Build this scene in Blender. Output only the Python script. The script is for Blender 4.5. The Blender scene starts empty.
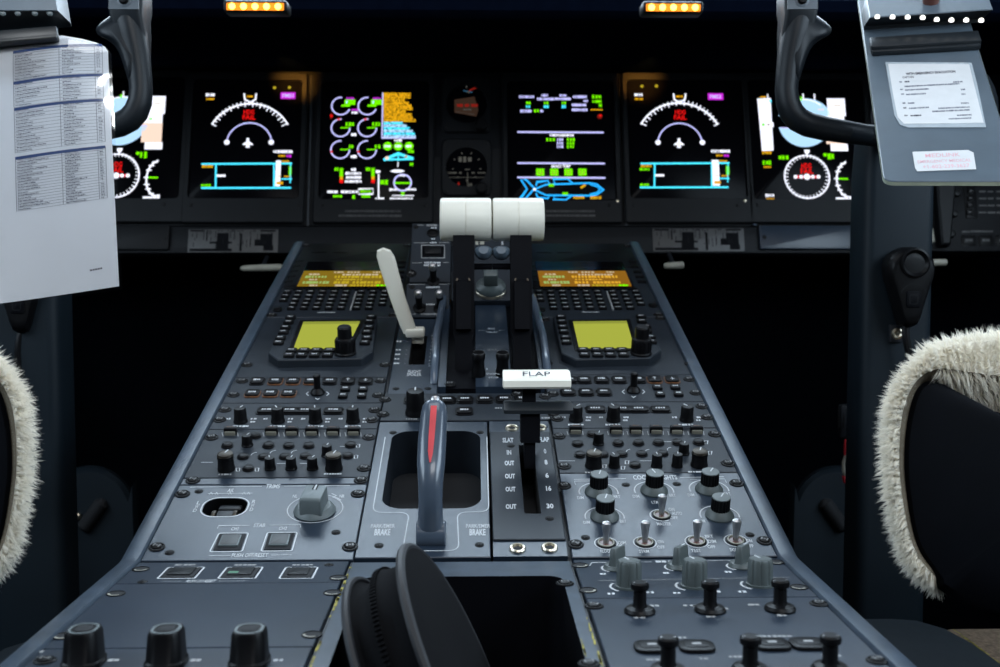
import bpy, bmesh, math, random
from mathutils import Vector, Matrix, Euler
C = bpy.context.scene.collection
PI = math.pi
R = math.radians
rnd = random.Random(7)

# ---------------------------------------------------------------- camera
F = 1100.0
CAM = Vector((0.0098, 0.0, 0.95))
PITCH, YAW = R(3.72), R(1.35)
CROT = Euler((PI/2 - PITCH, 0, -YAW)).to_matrix()
cd = bpy.data.cameras.new('camera')
cam = bpy.data.objects.new('camera', cd)
C.objects.link(cam)
cam.location = CAM
cam.rotation_euler = (PI/2 - PITCH, 0, -YAW)
cd.sensor_width = 36.0
cd.lens = F/1000*36.0
cd.clip_start = 0.01
cd.dof.use_dof = True
cd.dof.focus_distance = 0.93
cd.dof.aperture_fstop = 10.5
bpy.context.scene.camera = cam

def ray(px, py):
    return CROT @ Vector(((px-500)/F, (333.5-py)/F, -1.0))
def pt(px, py, d):
    """world point seen at a pixel at axis depth d"""
    return CAM + ray(px, py)*d
def cdir(x, y, z):
    """direction given as right, up, forward of the camera"""
    return (CROT @ Vector((x, y, -z))).normalized()

class Plane:
    def __init__(s, O, U, V):
        s.O = Vector(O); s.U = Vector(U).normalized()
        s.N = s.U.cross(Vector(V)).normalized(); s.V = s.N.cross(s.U).normalized()
    def hit(s, px, py, off=0.0):
        r = ray(px, py)
        t = ((s.O + s.N*off - CAM).dot(s.N))/r.dot(s.N)
        q = CAM + r*t - s.O
        return q.dot(s.U), q.dot(s.V)
    def rot(s):
        return Matrix((s.U, s.V, s.N)).transposed()
    def world(s, u, v, n=0.0):
        return s.O + s.U*u + s.V*v + s.N*n

# ---------------------------------------------------------------- materials
def mat(name, col, rough=0.5, metal=0.0, var=0.12, scale=60.0, bump=0.0, bscale=400.0, spec=0.5, coat=0.0):
    m = bpy.data.materials.new(name); m.use_nodes = True
    nt = m.node_tree; b = nt.nodes['Principled BSDF']
    b.inputs['Roughness'].default_value = rough
    b.inputs['Metallic'].default_value = metal
    b.inputs['Specular IOR Level'].default_value = spec
    b.inputs['Coat Weight'].default_value = coat
    tc = nt.nodes.new('ShaderNodeTexCoord')
    nz = nt.nodes.new('ShaderNodeTexNoise'); nz.inputs['Scale'].default_value = scale
    nz.inputs['Detail'].default_value = 4
    nt.links.new(tc.outputs['Object'], nz.inputs['Vector'])
    cr = nt.nodes.new('ShaderNodeValToRGB')
    cr.color_ramp.elements[0].position = 0.3; cr.color_ramp.elements[1].position = 0.7
    cr.color_ramp.elements[0].color = tuple(c*(1-var) for c in col)+(1,)
    cr.color_ramp.elements[1].color = tuple(min(1, c*(1+var)) for c in col)+(1,)
    nt.links.new(nz.outputs['Fac'], cr.inputs['Fac'])
    nt.links.new(cr.outputs['Color'], b.inputs['Base Color'])
    if bump:
        n2 = nt.nodes.new('ShaderNodeTexNoise'); n2.inputs['Scale'].default_value = bscale
        n2.inputs['Detail'].default_value = 3
        nt.links.new(tc.outputs['Object'], n2.inputs['Vector'])
        bp = nt.nodes.new('ShaderNodeBump'); bp.inputs['Strength'].default_value = bump
        bp.inputs['Distance'].default_value = 0.001
        nt.links.new(n2.outputs['Fac'], bp.inputs['Height'])
        nt.links.new(bp.outputs['Normal'], b.inputs['Normal'])
    return m
def emis(name, col, strength=1.0):
    m = bpy.data.materials.new(name); m.use_nodes = True
    nt = m.node_tree; nt.nodes.remove(nt.nodes['Principled BSDF'])
    e = nt.nodes.new('ShaderNodeEmission'); e.inputs['Color'].default_value = tuple(col)+(1,)
    e.inputs['Strength'].default_value = strength
    nt.links.new(e.outputs[0], nt.nodes['Material Output'].inputs[0])
    return m
M = {}
M['paint'] = mat('grey_panel_paint', (0.0175, 0.027, 0.042), 0.31, var=0.10, scale=30, bump=0.12, bscale=1500, spec=0.42)
M['paintd'] = mat('dark_matte_panel', (0.0135, 0.0182, 0.0248), 0.48, var=0.10, scale=30, bump=0.12, bscale=1500, spec=0.28)
M['grey2'] = mat('dark_grey_knob', (0.065, 0.08, 0.08), 0.45, var=0.08, scale=90)
M['paint2'] = mat('grey_rail_paint', (0.040, 0.057, 0.080), 0.34, var=0.22, scale=60, bump=0.10, bscale=900, spec=0.7)
M['frame'] = mat('dark_frame_paint', (0.008, 0.010, 0.014), 0.5)
M['box'] = mat('pedestal_skirt', (0.003, 0.004, 0.006), 0.7, spec=0.15)
M['mainp'] = mat('instrument_panel_paint', (0.0042, 0.0049, 0.0064), 0.55, spec=0.18, bump=0.1, bscale=900)
M['bezel'] = mat('bezel_plastic', (0.0040, 0.0046, 0.0058), 0.5, spec=0.22, bump=0.06, bscale=900)
M['blk'] = mat('black_plastic', (0.0035, 0.0035, 0.0042), 0.40, bump=0.05, spec=0.16)
M['blk2'] = mat('soft_black', (0.0020, 0.0022, 0.0036), 0.6, spec=0.08)
M['key'] = mat('key_black', (0.0035, 0.0035, 0.0042), 0.45, spec=0.14)
M['hole'] = mat('dark_recess', (0.004, 0.005, 0.007), 0.8)
M['glass'] = mat('dark_screen_glass', (0.002, 0.002, 0.003), 0.22, var=0, spec=0.035)
M['leg'] = mat('legend_white', (0.54, 0.56, 0.58), 0.6, var=0.04)
M['legd'] = mat('legend_dim', (0.28, 0.285, 0.29), 0.6, var=0.1)
M['white'] = mat('ivory_plastic', (0.76, 0.73, 0.63), 0.32, var=0.03, scale=20)
M['grey'] = mat('grey_knob_plastic', (0.115, 0.14, 0.145), 0.45, var=0.08, scale=90)
M['dmetal'] = mat('dull_dark_metal', (0.075, 0.066, 0.055), 0.42, 1.0, var=0.15)
M['trk'] = mat('track_box_paint', (0.022, 0.030, 0.038), 0.5)
M['bface'] = mat('button_face_grey', (0.055, 0.06, 0.062), 0.5)
M['steel'] = mat('brushed_steel', (0.50, 0.50, 0.51), 0.36, 1.0, var=0.1)
M['brass'] = mat('pale_washer_metal', (0.70, 0.62, 0.48), 0.28, 1.0, var=0.1)
M['screw'] = mat('blackened_screw', (0.0045, 0.0045, 0.005), 0.5, 0.0, spec=0.2)
M['scrs'] = mat('worn_screw_slot', (0.20, 0.20, 0.20), 0.5, 0.7, var=0.4)
M['red'] = mat('red_stripe', (0.62, 0.05, 0.06), 0.5)
M['bluegrey'] = mat('blue_grey_handle', (0.06, 0.08, 0.11), 0.28, var=0.1, coat=0.3)
M['yoke'] = mat('yoke_moulding', (0.0055, 0.0078, 0.0105), 0.42, spec=0.24, bump=0.08, bscale=700)
M['yokel'] = mat('yoke_face', (0.07, 0.085, 0.10), 0.45)
M['col'] = mat('column_paint', (0.0055, 0.0108, 0.0160), 0.55, spec=0.25, var=0.15, scale=12)
M['plate'] = mat('clipboard_plate', (0.075, 0.10, 0.125), 0.38, var=0.1, scale=25, bump=0.04)
M['edge'] = mat('plate_edge_highlight', (0.42, 0.46, 0.36), 0.5)  # pale highlight of the clipboard edge put into its colour
M['clip'] = mat('clip_black', (0.010, 0.013, 0.016), 0.42)
M['paper'] = mat('paper', (0.88, 0.90, 0.93), 0.35, var=0.03, scale=15, coat=0.6)
M['card'] = mat('white_card', (0.66, 0.665, 0.67), 0.4, var=0.03, scale=60, coat=0.3)
M['ink'] = mat('black_ink', (0.05, 0.05, 0.07), 0.7)
M['inkg'] = mat('grey_ink', (0.16, 0.17, 0.21), 0.7)
M['inkb'] = mat('blue_ink', (0.007, 0.05, 0.21), 0.5)
M['pink'] = mat('pink_ink', (0.72, 0.40, 0.45), 0.6)
M['fur'] = mat('sheepskin', (0.93, 0.885, 0.79), 0.9, var=0.06, scale=35, spec=0.1)
M['hide'] = mat('tan_hide', (0.17, 0.14, 0.10), 0.9, var=0.2, spec=0.1)
M['shell'] = mat('seat_shell', (0.0022, 0.0030, 0.0050), 0.7, spec=0.10)
M['pouch'] = mat('black_fabric', (0.0028, 0.0031, 0.0042), 0.9, bump=0.4, bscale=1500, spec=0.12)
M['pouche'] = mat('black_piping', (0.008, 0.009, 0.012), 0.6, bump=0.2, bscale=900)
M['yel'] = mat('worn_yellow_primer', (0.30, 0.26, 0.04), 0.7, var=0.5, scale=150)
M['tan'] = mat('tan_carpet', (0.20, 0.145, 0.10), 0.95, var=0.4, scale=250, bump=0.5, bscale=900)
M['wall'] = mat('wall_lining', (0.006, 0.007, 0.010), 0.9, spec=0.0)
M['ceil'] = mat('ceiling_lining', (0.10, 0.11, 0.125), 0.8)
M['hood_tint'] = mat('glareshield_sky_tint', (0.0016, 0.0030, 0.0075), 0.9, spec=0.0)  # faint blue sky reflection on the hood mixed into its black
M['floor'] = mat('footwell_floor', (0.0015, 0.002, 0.003), 0.9, spec=0.0)
M['placard'] = mat('placard_grey', (0.048, 0.046, 0.045), 0.5)
M['brown'] = mat('red_brown_knob', (0.10, 0.035, 0.025), 0.3)
M['cream'] = mat('cream_lamp_lens', (0.30, 0.29, 0.24), 0.5)
M['dull'] = mat('dull_cream_lens', (0.13, 0.125, 0.10), 0.5)
M['edge2'] = mat('recess_black', (0.006, 0.009, 0.0135), 0.7, spec=0.2)
M['amberkey'] = mat('amber_backlight_tint', (0.10, 0.035, 0.008), 0.5, var=0.5, scale=250)  # amber backlight glow of the keys put into the colour
M['rwire'] = mat('red_wire', (0.5, 0.02, 0.03), 0.5)
M['window'] = None
E = {}
for k, c, s in (('w', (0.86, 0.88, 1.0), 1.35), ('lav', (0.55, 0.55, 1.0), 1.25), ('g', (0.17, 0.85, 0.0), 1.1),
                ('r', (1.0, 0.01, 0.01), 0.95), ('am', (1.0, 0.50, 0.01), 0.85), ('cy', (0.07, 0.75, 1.0), 1.35),
                ('lb', (0.02, 0.42, 1.0), 1.3), ('mg', (0.75, 0.03, 0.90), 0.9), ('sky', (0.45, 0.72, 1.0), 1.15),
                ('br', (0.95, 0.72, 0.58), 1.1), ('lime', (0.42, 0.46, 0.06), 0.95), ('lime2', (0.30, 0.34, 0.05), 0.9),
                ('ora', (0.36, 0.16, 0.015), 0.75), ('orl', (0.95, 0.50, 0.04), 0.8), ('oll', (0.30, 0.19, 0.015), 0.75),
                ('yl', (0.75, 0.55, 0.03), 0.7), ('gl', (0.50, 0.75, 0.20), 0.65), ('pl', (0.85, 0.72, 0.48), 0.7),
                ('dimr', (0.6, 0.03, 0.02), 0.35), ('dimw', (0.5, 0.5, 0.45), 0.14), ('dimb', (0.1, 0.35, 0.6), 0.22), ('dbr', (0.22, 0.12, 0.08), 0.16),
                ('lamp', (1.0, 0.42, 0.06), 9.0), ('lampb', (1.0, 0.28, 0.02), 1.6), ('led', (1.0, 1.0, 0.95), 2.2), ('teal', (0.25, 0.55, 0.45), 0.6)):
    E[k] = emis('glow_'+k, c, s)

# ---------------------------------------------------------------- mesh builder
class MB:
    def __init__(s):
        s.v = []; s.f = []; s.m = []; s.mats = []
    def mi(s, m):
        if m not in s.mats: s.mats.append(m)
        return s.mats.index(m)
    def add(s, vs, fs, m, T=None):
        o = len(s.v); k = s.mi(m)
        s.v += [tuple(T @ Vector(p)) for p in vs] if T is not None else [tuple(p) for p in vs]
        for f in fs:
            s.f.append([i+o for i in f]); s.m.append(k)
        return s
    def loft(s, loops, m, T=None, cap0=True, cap1=True, closed=True):
        n = len(loops[0]); vs = [p for l in loops for p in l]; fs = []
        for i in range(len(loops)-1):
            for j in range(n if closed else n-1):
                a = i*n+j; b = i*n+(j+1) % n
                fs.append([a, b, b+n, a+n])
        if cap0: fs.append(list(range(n))[::-1])
        if cap1: fs.append(list(range((len(loops)-1)*n, len(loops)*n)))
        return s.add(vs, fs, m, T)
    def rp(s, cx, cy, w, h, r, z0, z1, m, b=0.0004, T=None, seg=4):
        """rounded slab with a bevelled top"""
        L = lambda i, z: [(x, y, z) for x, y in rrect(cx, cy, w-2*i, h-2*i, max(r-i, 1e-5), seg)]
        return s.loft([L(0, z0), L(0, z1-b), L(b*0.3, z1-b*0.3), L(b, z1)], m, T)
    def box(s, a, b, m, T=None):
        (x0, y0, z0), (x1, y1, z1) = a, b
        vs = [(x0,y0,z0),(x1,y0,z0),(x1,y1,z0),(x0,y1,z0),(x0,y0,z1),(x1,y0,z1),(x1,y1,z1),(x0,y1,z1)]
        return s.add(vs, [[3,2,1,0],[4,5,6,7],[0,1,5,4],[1,2,6,5],[2,3,7,6],[3,0,4,7]], m, T)
    def bbox(s, a, b, m, bev=0.002, T=None, seg=2):
        bm = bmesh.new(); bmesh.ops.create_cube(bm, size=1)
        A, B = Vector(a), Vector(b)
        for v in bm.verts: v.co = Vector([(A[i]+B[i])/2 + v.co[i]*(B[i]-A[i]) for i in range(3)])
        bmesh.ops.bevel(bm, geom=bm.edges[:], offset=bev, segments=seg, profile=0.5, affect='EDGES')
        return s.addbm(bm, m, T)
    def addbm(s, bm, m, T=None):
        bm.verts.index_update()
        s.add([v.co[:] for v in bm.verts], [[v.index for v in f.verts] for f in bm.faces], m, T); bm.free(); return s
    def lathe(s, prof, m, c=(0, 0, 0), seg=20, T=None, sx=1.0, sy=1.0):
        loops = [[(c[0]+r*sx*math.cos(2*PI*i/seg), c[1]+r*sy*math.sin(2*PI*i/seg), c[2]+z) for i in range(seg)] for r, z in prof]
        return s.loft(loops, m, T)
    def tube(s, path, rad, m, seg=10, T=None, sq=1.0):
        P = [Vector(p) for p in path]; n = len(P)
        rr = rad if isinstance(rad, (list, tuple)) else [rad]*n
        t0 = (P[1]-P[0]).normalized()
        a = t0.cross(Vector((0, 0, 1)) if abs(t0.z) < 0.9 else Vector((1, 0, 0))).normalized()
        loops = []
        for i in range(n):
            t = (P[min(i+1, n-1)]-P[max(i-1, 0)]).normalized()
            a = (a - t*a.dot(t)).normalized(); b = t.cross(a)
            loops.append([P[i]+(a*math.cos(2*PI*k/seg)+b*math.sin(2*PI*k/seg)*sq)*rr[i] for k in range(seg)])
        return s.loft(loops, m, T)
    def prism(s, poly, z0, z1, m, b=0.0, T=None):
        L = [[(x, y, z0) for x, y in poly]]
        if b:
            cx = sum(p[0] for p in poly)/len(poly); cy = sum(p[1] for p in poly)/len(poly)
            L.append([(x, y, z1-b) for x, y in poly])
            ins = inset(poly, b)
            L.append([(x, y, z1) for x, y in ins])
        else: L.append([(x, y, z1) for x, y in poly])
        return s.loft(L, m, T)
    def plate(s, outer, holes, z0, z1, m, hz=None, hm=None, b=0.0006, T=None, floor=True):
        """slab with holes; hole walls go down to hz and get a floor"""
        bm = bmesh.new(); es = []
        def loop(pts, z):
            vs = [bm.verts.new((x, y, z)) for x, y in pts]
            return vs, [bm.edges.new((vs[i], vs[(i+1) % len(vs)])) for i in range(len(vs))]
        io = inset(outer, b)
        vo, eo = loop(io, z1); es += eo
        hv = []
        for h in holes:
            vh, eh = loop(h, z1); es += eh; hv.append(vh)
        bmesh.ops.triangle_fill(bm, edges=es, use_beauty=True)
        for f in bm.faces:
            f.normal_update()
            if f.normal.z < 0: f.normal_flip()
        s.addbm(bm, m, T)
        s.loft([[(x, y, z0) for x, y in outer], [(x, y, z1-b) for x, y in outer], [(x, y, z1) for x, y in io]], m, T, cap0=not holes, cap1=False)
        for h in holes:
            a = sum(h[i][0]*h[(i+1) % len(h)][1]-h[(i+1) % len(h)][0]*h[i][1] for i in range(len(h)))
            hh = h if a > 0 else h[::-1]
            z = hz if hz is not None else z0
            s.loft([[(x, y, z1) for x, y in hh], [(x, y, z) for x, y in hh]], hm or m, T, cap0=False, cap1=floor)
        return s
    def quad(s, x0, y0, x1, y1, z, m, T=None):
        return s.add([(x0,y0,z),(x1,y0,z),(x1,y1,z),(x0,y1,z)], [[0,1,2,3]], m, T)
    def poly(s, pts, z, m, T=None):
        return s.add([(x, y, z) for x, y in pts], [list(range(len(pts)))], m, T)
    def line(s, pts, w, z, m, closed=False, T=None):
        P = [Vector(p) for p in pts]; n = len(P); vs = []
        for i in range(n):
            p0 = P[i-1] if (i > 0 or closed) else P[i]; p1 = P[(i+1) % n] if (i < n-1 or closed) else P[i]
            t = (p1-p0); t = t.normalized() if t.length > 0 else Vector((1, 0)); q = Vector((-t.y, t.x))*w/2
            k = 1.0
            if p0 != P[i] and p1 != P[i]:
                c = (P[i]-p0).normalized().dot(t); k = 1/max(c, 0.5)
            vs += [(P[i].x-q.x*k, P[i].y-q.y*k, z), (P[i].x+q.x*k, P[i].y+q.y*k, z)]
        fs = [[2*i, 2*((i+1) % n), 2*((i+1) % n)+1, 2*i+1] for i in range(n if closed else n-1)]
        return s.add(vs, fs, m, T)
    def arc(s, cx, cy, r, w, a0, a1, z, m, ry=None, T=None, seg=24):
        ry = ry or r
        return s.line([(cx+r*math.cos(R(a0+(a1-a0)*i/seg)), cy+ry*math.sin(R(a0+(a1-a0)*i/seg))) for i in range(seg+1)], w, z, m, T=T)
    def disc(s, cx, cy, r, z, m, T=None, seg=16, ry=None):
        return s.poly([(cx+r*math.cos(2*PI*i/seg), cy+(ry or r)*math.sin(2*PI*i/seg)) for i in range(seg)], z, m, T)
    def text(s, txt, x, y, size, z, m, T=None, w=None, rot=0.0, shear=0.0, bold=0.0):
        vs, fs = text_mesh(txt, bold)
        if not vs: return s
        xs = [p[0] for p in vs]; ys = [p[1] for p in vs]
        cx = (min(xs)+max(xs))/2; cy = (min(ys)+max(ys))/2; hh = 0.70
        k = size/hh; kx = (w/(max(xs)-min(xs))) if w else k
        ca, sa = math.cos(rot), math.sin(rot)
        out = []
        for p in vs:
            a = (p[0]-cx)*kx + shear*(p[1]-cy)*k; b = (p[1]-cy)*k
            out.append((x+a*ca-b*sa, y+a*sa+b*ca, z))
        return s.add(out, fs, m, T)
    def bars(s, x, y, w, h, z, m, T=None, n=None):
        """a word too small to read: a row of short strokes"""
        n = n or max(2, int(w/(h*0.75)))
        st = w/n
        for i in range(n):
            a = x-w/2+i*st; t = rnd.uniform(0.55, 0.95); hh = h*rnd.uniform(0.75, 1.0)
            s.quad(a, y-hh/2, a+st*t, y+hh/2, z, m, T)
        return s
    def mesh(s, name, smooth=35):
        me = bpy.data.meshes.new(name)
        me.from_pydata(s.v, [], s.f)
        for m in s.mats: me.materials.append(m)
        me.polygons.foreach_set('material_index', s.m)
        if smooth:
            me.polygons.foreach_set('use_smooth', [True]*len(s.f))
            me.set_sharp_from_angle(angle=R(smooth))
        me.update()
        return me
_tc = {}
def text_mesh(txt, bold=0.0):
    key = (txt, bold)
    if key not in _tc:
        cu = bpy.data.curves.new('t', 'FONT'); cu.body = txt; cu.resolution_u = 2; cu.offset = bold; cu.align_x = 'CENTER'
        cu.space_line = 0.95
        o = bpy.data.objects.new('t', cu)
        me = o.to_mesh()
        _tc[key] = ([v.co[:] for v in me.vertices], [list(p.vertices) for p in me.polygons])
        o.to_mesh_clear(); bpy.data.objects.remove(o); bpy.data.curves.remove(cu)
    return _tc[key]
def rrect(cx, cy, w, h, r, seg=4):
    pts = []; r = min(r, w/2-1e-6, h/2-1e-6)
    for qx, qy, a0 in ((1, -1, -90), (1, 1, 0), (-1, 1, 90), (-1, -1, 180)):
        for i in range(seg+1):
            a = R(a0+90*i/seg)
            pts.append((cx+qx*(w/2-r)+r*math.cos(a), cy+qy*(h/2-r)+r*math.sin(a)))
    return pts
def ropen(pts, r, seg=4):
    out = [tuple(pts[0])]
    for i in range(1, len(pts)-1):
        p0, p, p1 = Vector(pts[i-1]), Vector(pts[i]), Vector(pts[i+1])
        a = p0-p; c = p1-p; rr = min(r, a.length*0.45, c.length*0.45)
        A = p+a.normalized()*rr; B = p+c.normalized()*rr
        for k in range(seg+1):
            t = k/seg; q = A*(1-t)**2+p*2*t*(1-t)+B*t*t; out.append((q.x, q.y))
    return out+[tuple(pts[-1])]
def inset(poly, b):
    n = len(poly); out = []
    ar = sum(poly[i][0]*poly[(i+1) % n][1]-poly[(i+1) % n][0]*poly[i][1] for i in range(n))
    sg = 1 if ar > 0 else -1
    for i in range(n):
        p0, p, p1 = Vector(poly[i-1]), Vector(poly[i]), Vector(poly[(i+1) % n])
        a = (p-p0).normalized() if (p-p0).length > 1e-9 else Vector((1, 0))
        c = (p1-p).normalized() if (p1-p).length > 1e-9 else a
        nn = Vector((-a.y-c.y, a.x+c.x))
        nn = nn.normalized() if nn.length > 1e-6 else Vector((-a.y, a.x))
        k = 1/max(0.4, nn.dot(Vector((-a.y, a.x))))
        q = p+nn*b*k*sg; out.append((q.x, q.y))
    return out
def rpoly(pts, r, seg=4):
    """round the corners of a polygon"""
    out = []; n = len(pts)
    for i in range(n):
        p0, p, p1 = Vector(pts[i-1]), Vector(pts[i]), Vector(pts[(i+1) % n])
        a = (p0-p); c = (p1-p); rr = min(r, a.length*0.45, c.length*0.45)
        A = p+a.normalized()*rr; B = p+c.normalized()*rr
        for k in range(seg+1):
            t = k/seg
            q = A*(1-t)**2+p*2*t*(1-t)+B*t*t; out.append((q.x, q.y))
    return out

# ---------------------------------------------------------------- objects
def tag(o, label=None, cat=None, group=None, kind=None):
    if label: o['label'] = label
    if cat: o['category'] = cat
    if group: o['group'] = group
    if kind: o['kind'] = kind
    return o
def obj(name, mb, parent=None, loc=None, rot=None, smooth=35, label=None):
    me = mb if isinstance(mb, bpy.types.Mesh) else mb.mesh(name, smooth)
    o = bpy.data.objects.new(name, me); C.objects.link(o)
    if parent is not None: o.parent = parent
    if loc is not None: o.location = loc
    if rot is not None: o.rotation_euler = rot
    if label: o['label'] = label
    return o
def struct(name, mb, smooth=35):
    return tag(obj(name, mb, smooth=smooth), kind='structure')
class Thing:
    """an Empty on a plane; xy() turns a pixel into its local coordinates"""
    def __init__(s, name, plane, u0, v0, label, cat, group=None, n=0.0):
        s.pl = plane; s.u0 = u0; s.v0 = v0; s.n = n
        s.o = bpy.data.objects.new(name, None); C.objects.link(s.o)
        s.o.empty_display_size = 0.02
        Mx = plane.rot().to_4x4(); Mx.translation = plane.world(u0, v0, n)
        s.o.matrix_world = Mx
        tag(s.o, label, cat, group)
    def xy(s, px, py, off=0.0):
        u, v = s.pl.hit(px, py, off+s.n)
        return u-s.u0, v-s.v0
    def part(s, name, mb, loc=None, rot=None, label=None, smooth=35, parent=None):
        return obj(name, mb, parent or s.o, loc, rot, smooth, label)
    def at(s, name, mesh, px, py, z=0.0, rz=0.0, label=None):
        x, y = s.xy(px, py)
        return obj(name, mesh, s.o, (x, y, z), (0, 0, rz) if rz else None, label=label)
_mc = {}
def cached(key, fn):
    if key not in _mc:
        mb = fn(); _mc[key] = mb.mesh(str(key[0]))
    return _mc[key]

# ---------------------------------------------------------------- planes
SL = R(17.1)
B0 = pt(461, 560, 0.814)
SLP = Plane((0, B0.y, B0.z), (1, 0, 0), (0, math.cos(SL), math.sin(SL)))     # sloped pedestal top
AFT = Plane((0, B0.y, B0.z), (1, 0, 0), (0, 1, 0))                          # level aft pedestal top
P0 = pt(470, 140, 1.80)
TP = R(74.3)
INS = Plane((0, P0.y, P0.z), (1, 0, 0), (0, math.cos(TP), math.sin(TP)))    # instrument panel
UI, UO, UC = 0.2365, 0.2515, 0.0814

# ---------------------------------------------------------------- small hardware meshes
def dzus():
    def f():
        b = MB()
        b.lathe([(0.0062, 0.0), (0.0062, 0.0006), (0.0055, 0.0012), (0.0048, 0.0012), (0.0046, 0.0004), (0.0040, 0.0004), (0.0038, 0.0016), (0.0030, 0.0020), (0.0001, 0.0021)], M['screw'], seg=18)
        for x in (-0.0021, 0.0021):
            b.rp(x, 0, 0.0013, 0.0038, 0.0006, 0.0016, 0.0024, M['scrs'], 0.0002)
        b.rp(0, 0.0, 0.0016, 0.0016, 0.0006, 0.0018, 0.0023, M['scrs'], 0.0002)
        return b
    return cached(('screw', 'd'), f)
def sscrew():
    def f():
        b = MB()
        b.lathe([(0.0036, 0.0), (0.0036, 0.0003), (0.0028, 0.0006), (0.0024, 0.0004), (0.0022, 0.0009), (0.0001, 0.0012)], M['screw'], seg=14)
        b.rp(0, 0, 0.0008, 0.0030, 0.0003, 0.0009, 0.0013, M['hole'], 0.0001)
        return b
    return cached(('screw', 's'), f)
def recess():
    def f():
        b = MB()
        b.lathe([(0.0062, 0.0), (0.0062, 0.0006), (0.0056, 0.0008), (0.0054, 0.0002)], M['screw'], seg=20)
        b.lathe([(0.0054, 0.0001), (0.0054, 0.0003), (0.0001, 0.0004)], M['hole'], seg=18)
        b.arc(0, 0, 0.0046, 0.0016, 205, 335, 0.0006, M['cream'])  # lit lower rim of the sunk hole, painted as a pale crescent
        return b
    return cached(('screw', 'recess'), f)
def grommet():
    def f():
        b = MB()
        b.lathe([(0.0062, 0.0), (0.0062, 0.0012), (0.0054, 0.0020), (0.0043, 0.0018), (0.0038, 0.0005), (0.0001, 0.0004)], M['brass'], seg=20)
        b.lathe([(0.0038, 0.0003), (0.0032, 0.0007), (0.0001, 0.0008)], M['hole'], seg=14)
        return b
    return cached(('washer',), f)
def knob(r, h, style='plain', m='blk', point=True):
    def f():
        b = MB(); mm = M[m]
        if style == 'plain':
            b.lathe([(r*1.12, 0), (r*1.12, h*0.10), (r*1.02, h*0.16), (r, h*0.3), (r*0.94, h*0.92), (r*0.85, h*0.985), (r*0.6, h), (r*0.0001+1e-5, h)], mm, seg=24)
            if point: b.rp(0, r*0.45, r*0.16, r*0.8, r*0.05, h*0.98, h+0.0002, M['leg'], 0.0001)
        elif style == 'skirt':
            b.lathe([(r*1.50, 0), (r*1.52, h*0.06), (r*1.42, h*0.14), (r*1.05, h*0.34), (r*1.0, h*0.36)], mm, seg=32)
            n = 20; prof = []
            lo = []
            for z, k in ((h*0.36, 1.0), (h*0.95, 0.97), (h*0.995, 0.9)):
                lo.append([((r*k*(1.0 if i % 2 else 0.9))*math.cos(2*PI*i/(2*n)), (r*k*(1.0 if i % 2 else 0.9))*math.sin(2*PI*i/(2*n)), z) for i in range(2*n)])
            b.loft(lo, M['blk'])
            b.lathe([(r*0.97, h*0.96), (r*0.93, h*1.0), (r*0.5, h*1.01), (1e-5, h*1.01)], mm, seg=24)
            b.rp(0, r*0.4, r*0.13, r*0.9, r*0.04, h*1.005, h*1.018, M['leg'], 0.0001)
        elif style == 'cap':
            b.lathe([(r*1.08, 0), (r*1.08, h*0.12), (r, h*0.2), (r*0.97, h*0.70), (r*1.04, h*0.74), (r*1.04, h*0.84)], mm, seg=26)
            b.lathe([(r*1.00, h*0.84), (r*0.92, h*0.95), (r*0.6, h), (1e-5, h)], M['dmetal'], seg=26)
            b.rp(0, r*0.4, r*0.14, r*0.8, r*0.05, h*0.99, h+0.0003, M['leg'], 0.0001)
        elif style == 'round':
            b.lathe([(r*1.15, 0), (r*1.15, h*0.25), (r, h*0.35), (r, h*0.7), (r*0.8, h*0.93), (r*0.4, h), (1e-5, h)], mm, seg=18)
        elif style == 'dual':
            b.lathe([(r*1.1, 0), (r*1.1, h*0.06), (r, h*0.1), (r, h*0.52), (r*0.93, h*0.57), (r*0.8, h*0.58), (r*0.74, h*0.6), (r*0.72, h*0.95), (r*0.6, h), (1e-5, h)], mm, seg=22)
            n = 14
            for i in range(n):
                a = 2*PI*i/n
                b.box((r*0.97, -r*0.07, h*0.12), (r*1.05, r*0.07, h*0.5), mm, Matrix.Rotation(a, 4, 'Z'))
        elif style == 'flute':
            n = 9; N = 72; lo = []
            for z, k in ((0, 1.12), (h*0.08, 1.12), (h*0.1, 1.0), (h*0.9, 0.97), (h, 0.86)):
                lo.append([(r*k*(1-0.09*(max(0, math.cos(n*2*PI*i/N))**3 if 0.09*h < z else 0))*math.cos(2*PI*i/N),
                            r*k*(1-0.09*(max(0, math.cos(n*2*PI*i/N))**3 if 0.09*h < z else 0))*math.sin(2*PI*i/N), z) for i in range(N)])
            b.loft(lo, mm)
            b.disc(0, 0, r*0.7, h+0.0002, mm, seg=20)
            b.rp(0, r*0.45, r*0.14, r*0.75, r*0.05, h*0.99, h+0.0005, M['leg'], 0.0001)
        elif style == 'bar':
            b.lathe([(r*1.15, 0), (r*1.18, h*0.06), (r*1.05, h*0.2), (r*0.8, h*0.26)], mm, seg=28)
            w = r*0.62
            b.loft([[(x, y, h*0.2) for x, y in rrect(0, 0, w*1.25, r*1.9, r*0.2)], [(x, y, h*0.5) for x, y in rrect(0, 0, w*1.05, r*1.8, r*0.2)],
                    [(x, y, h*0.94) for x, y in rrect(0, 0, w*0.9, r*1.7, r*0.2)], [(x, y, h) for x, y in rrect(0, 0, w*0.7, r*1.55, r*0.15)]], mm)
            b.rp(0, r*0.4, w*0.16, r*0.6, w*0.05, h*0.99, h+0.0004, M['leg'], 0.0001)
        return b
    return cached(('knob', r, h, style, m, point), f)
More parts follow.
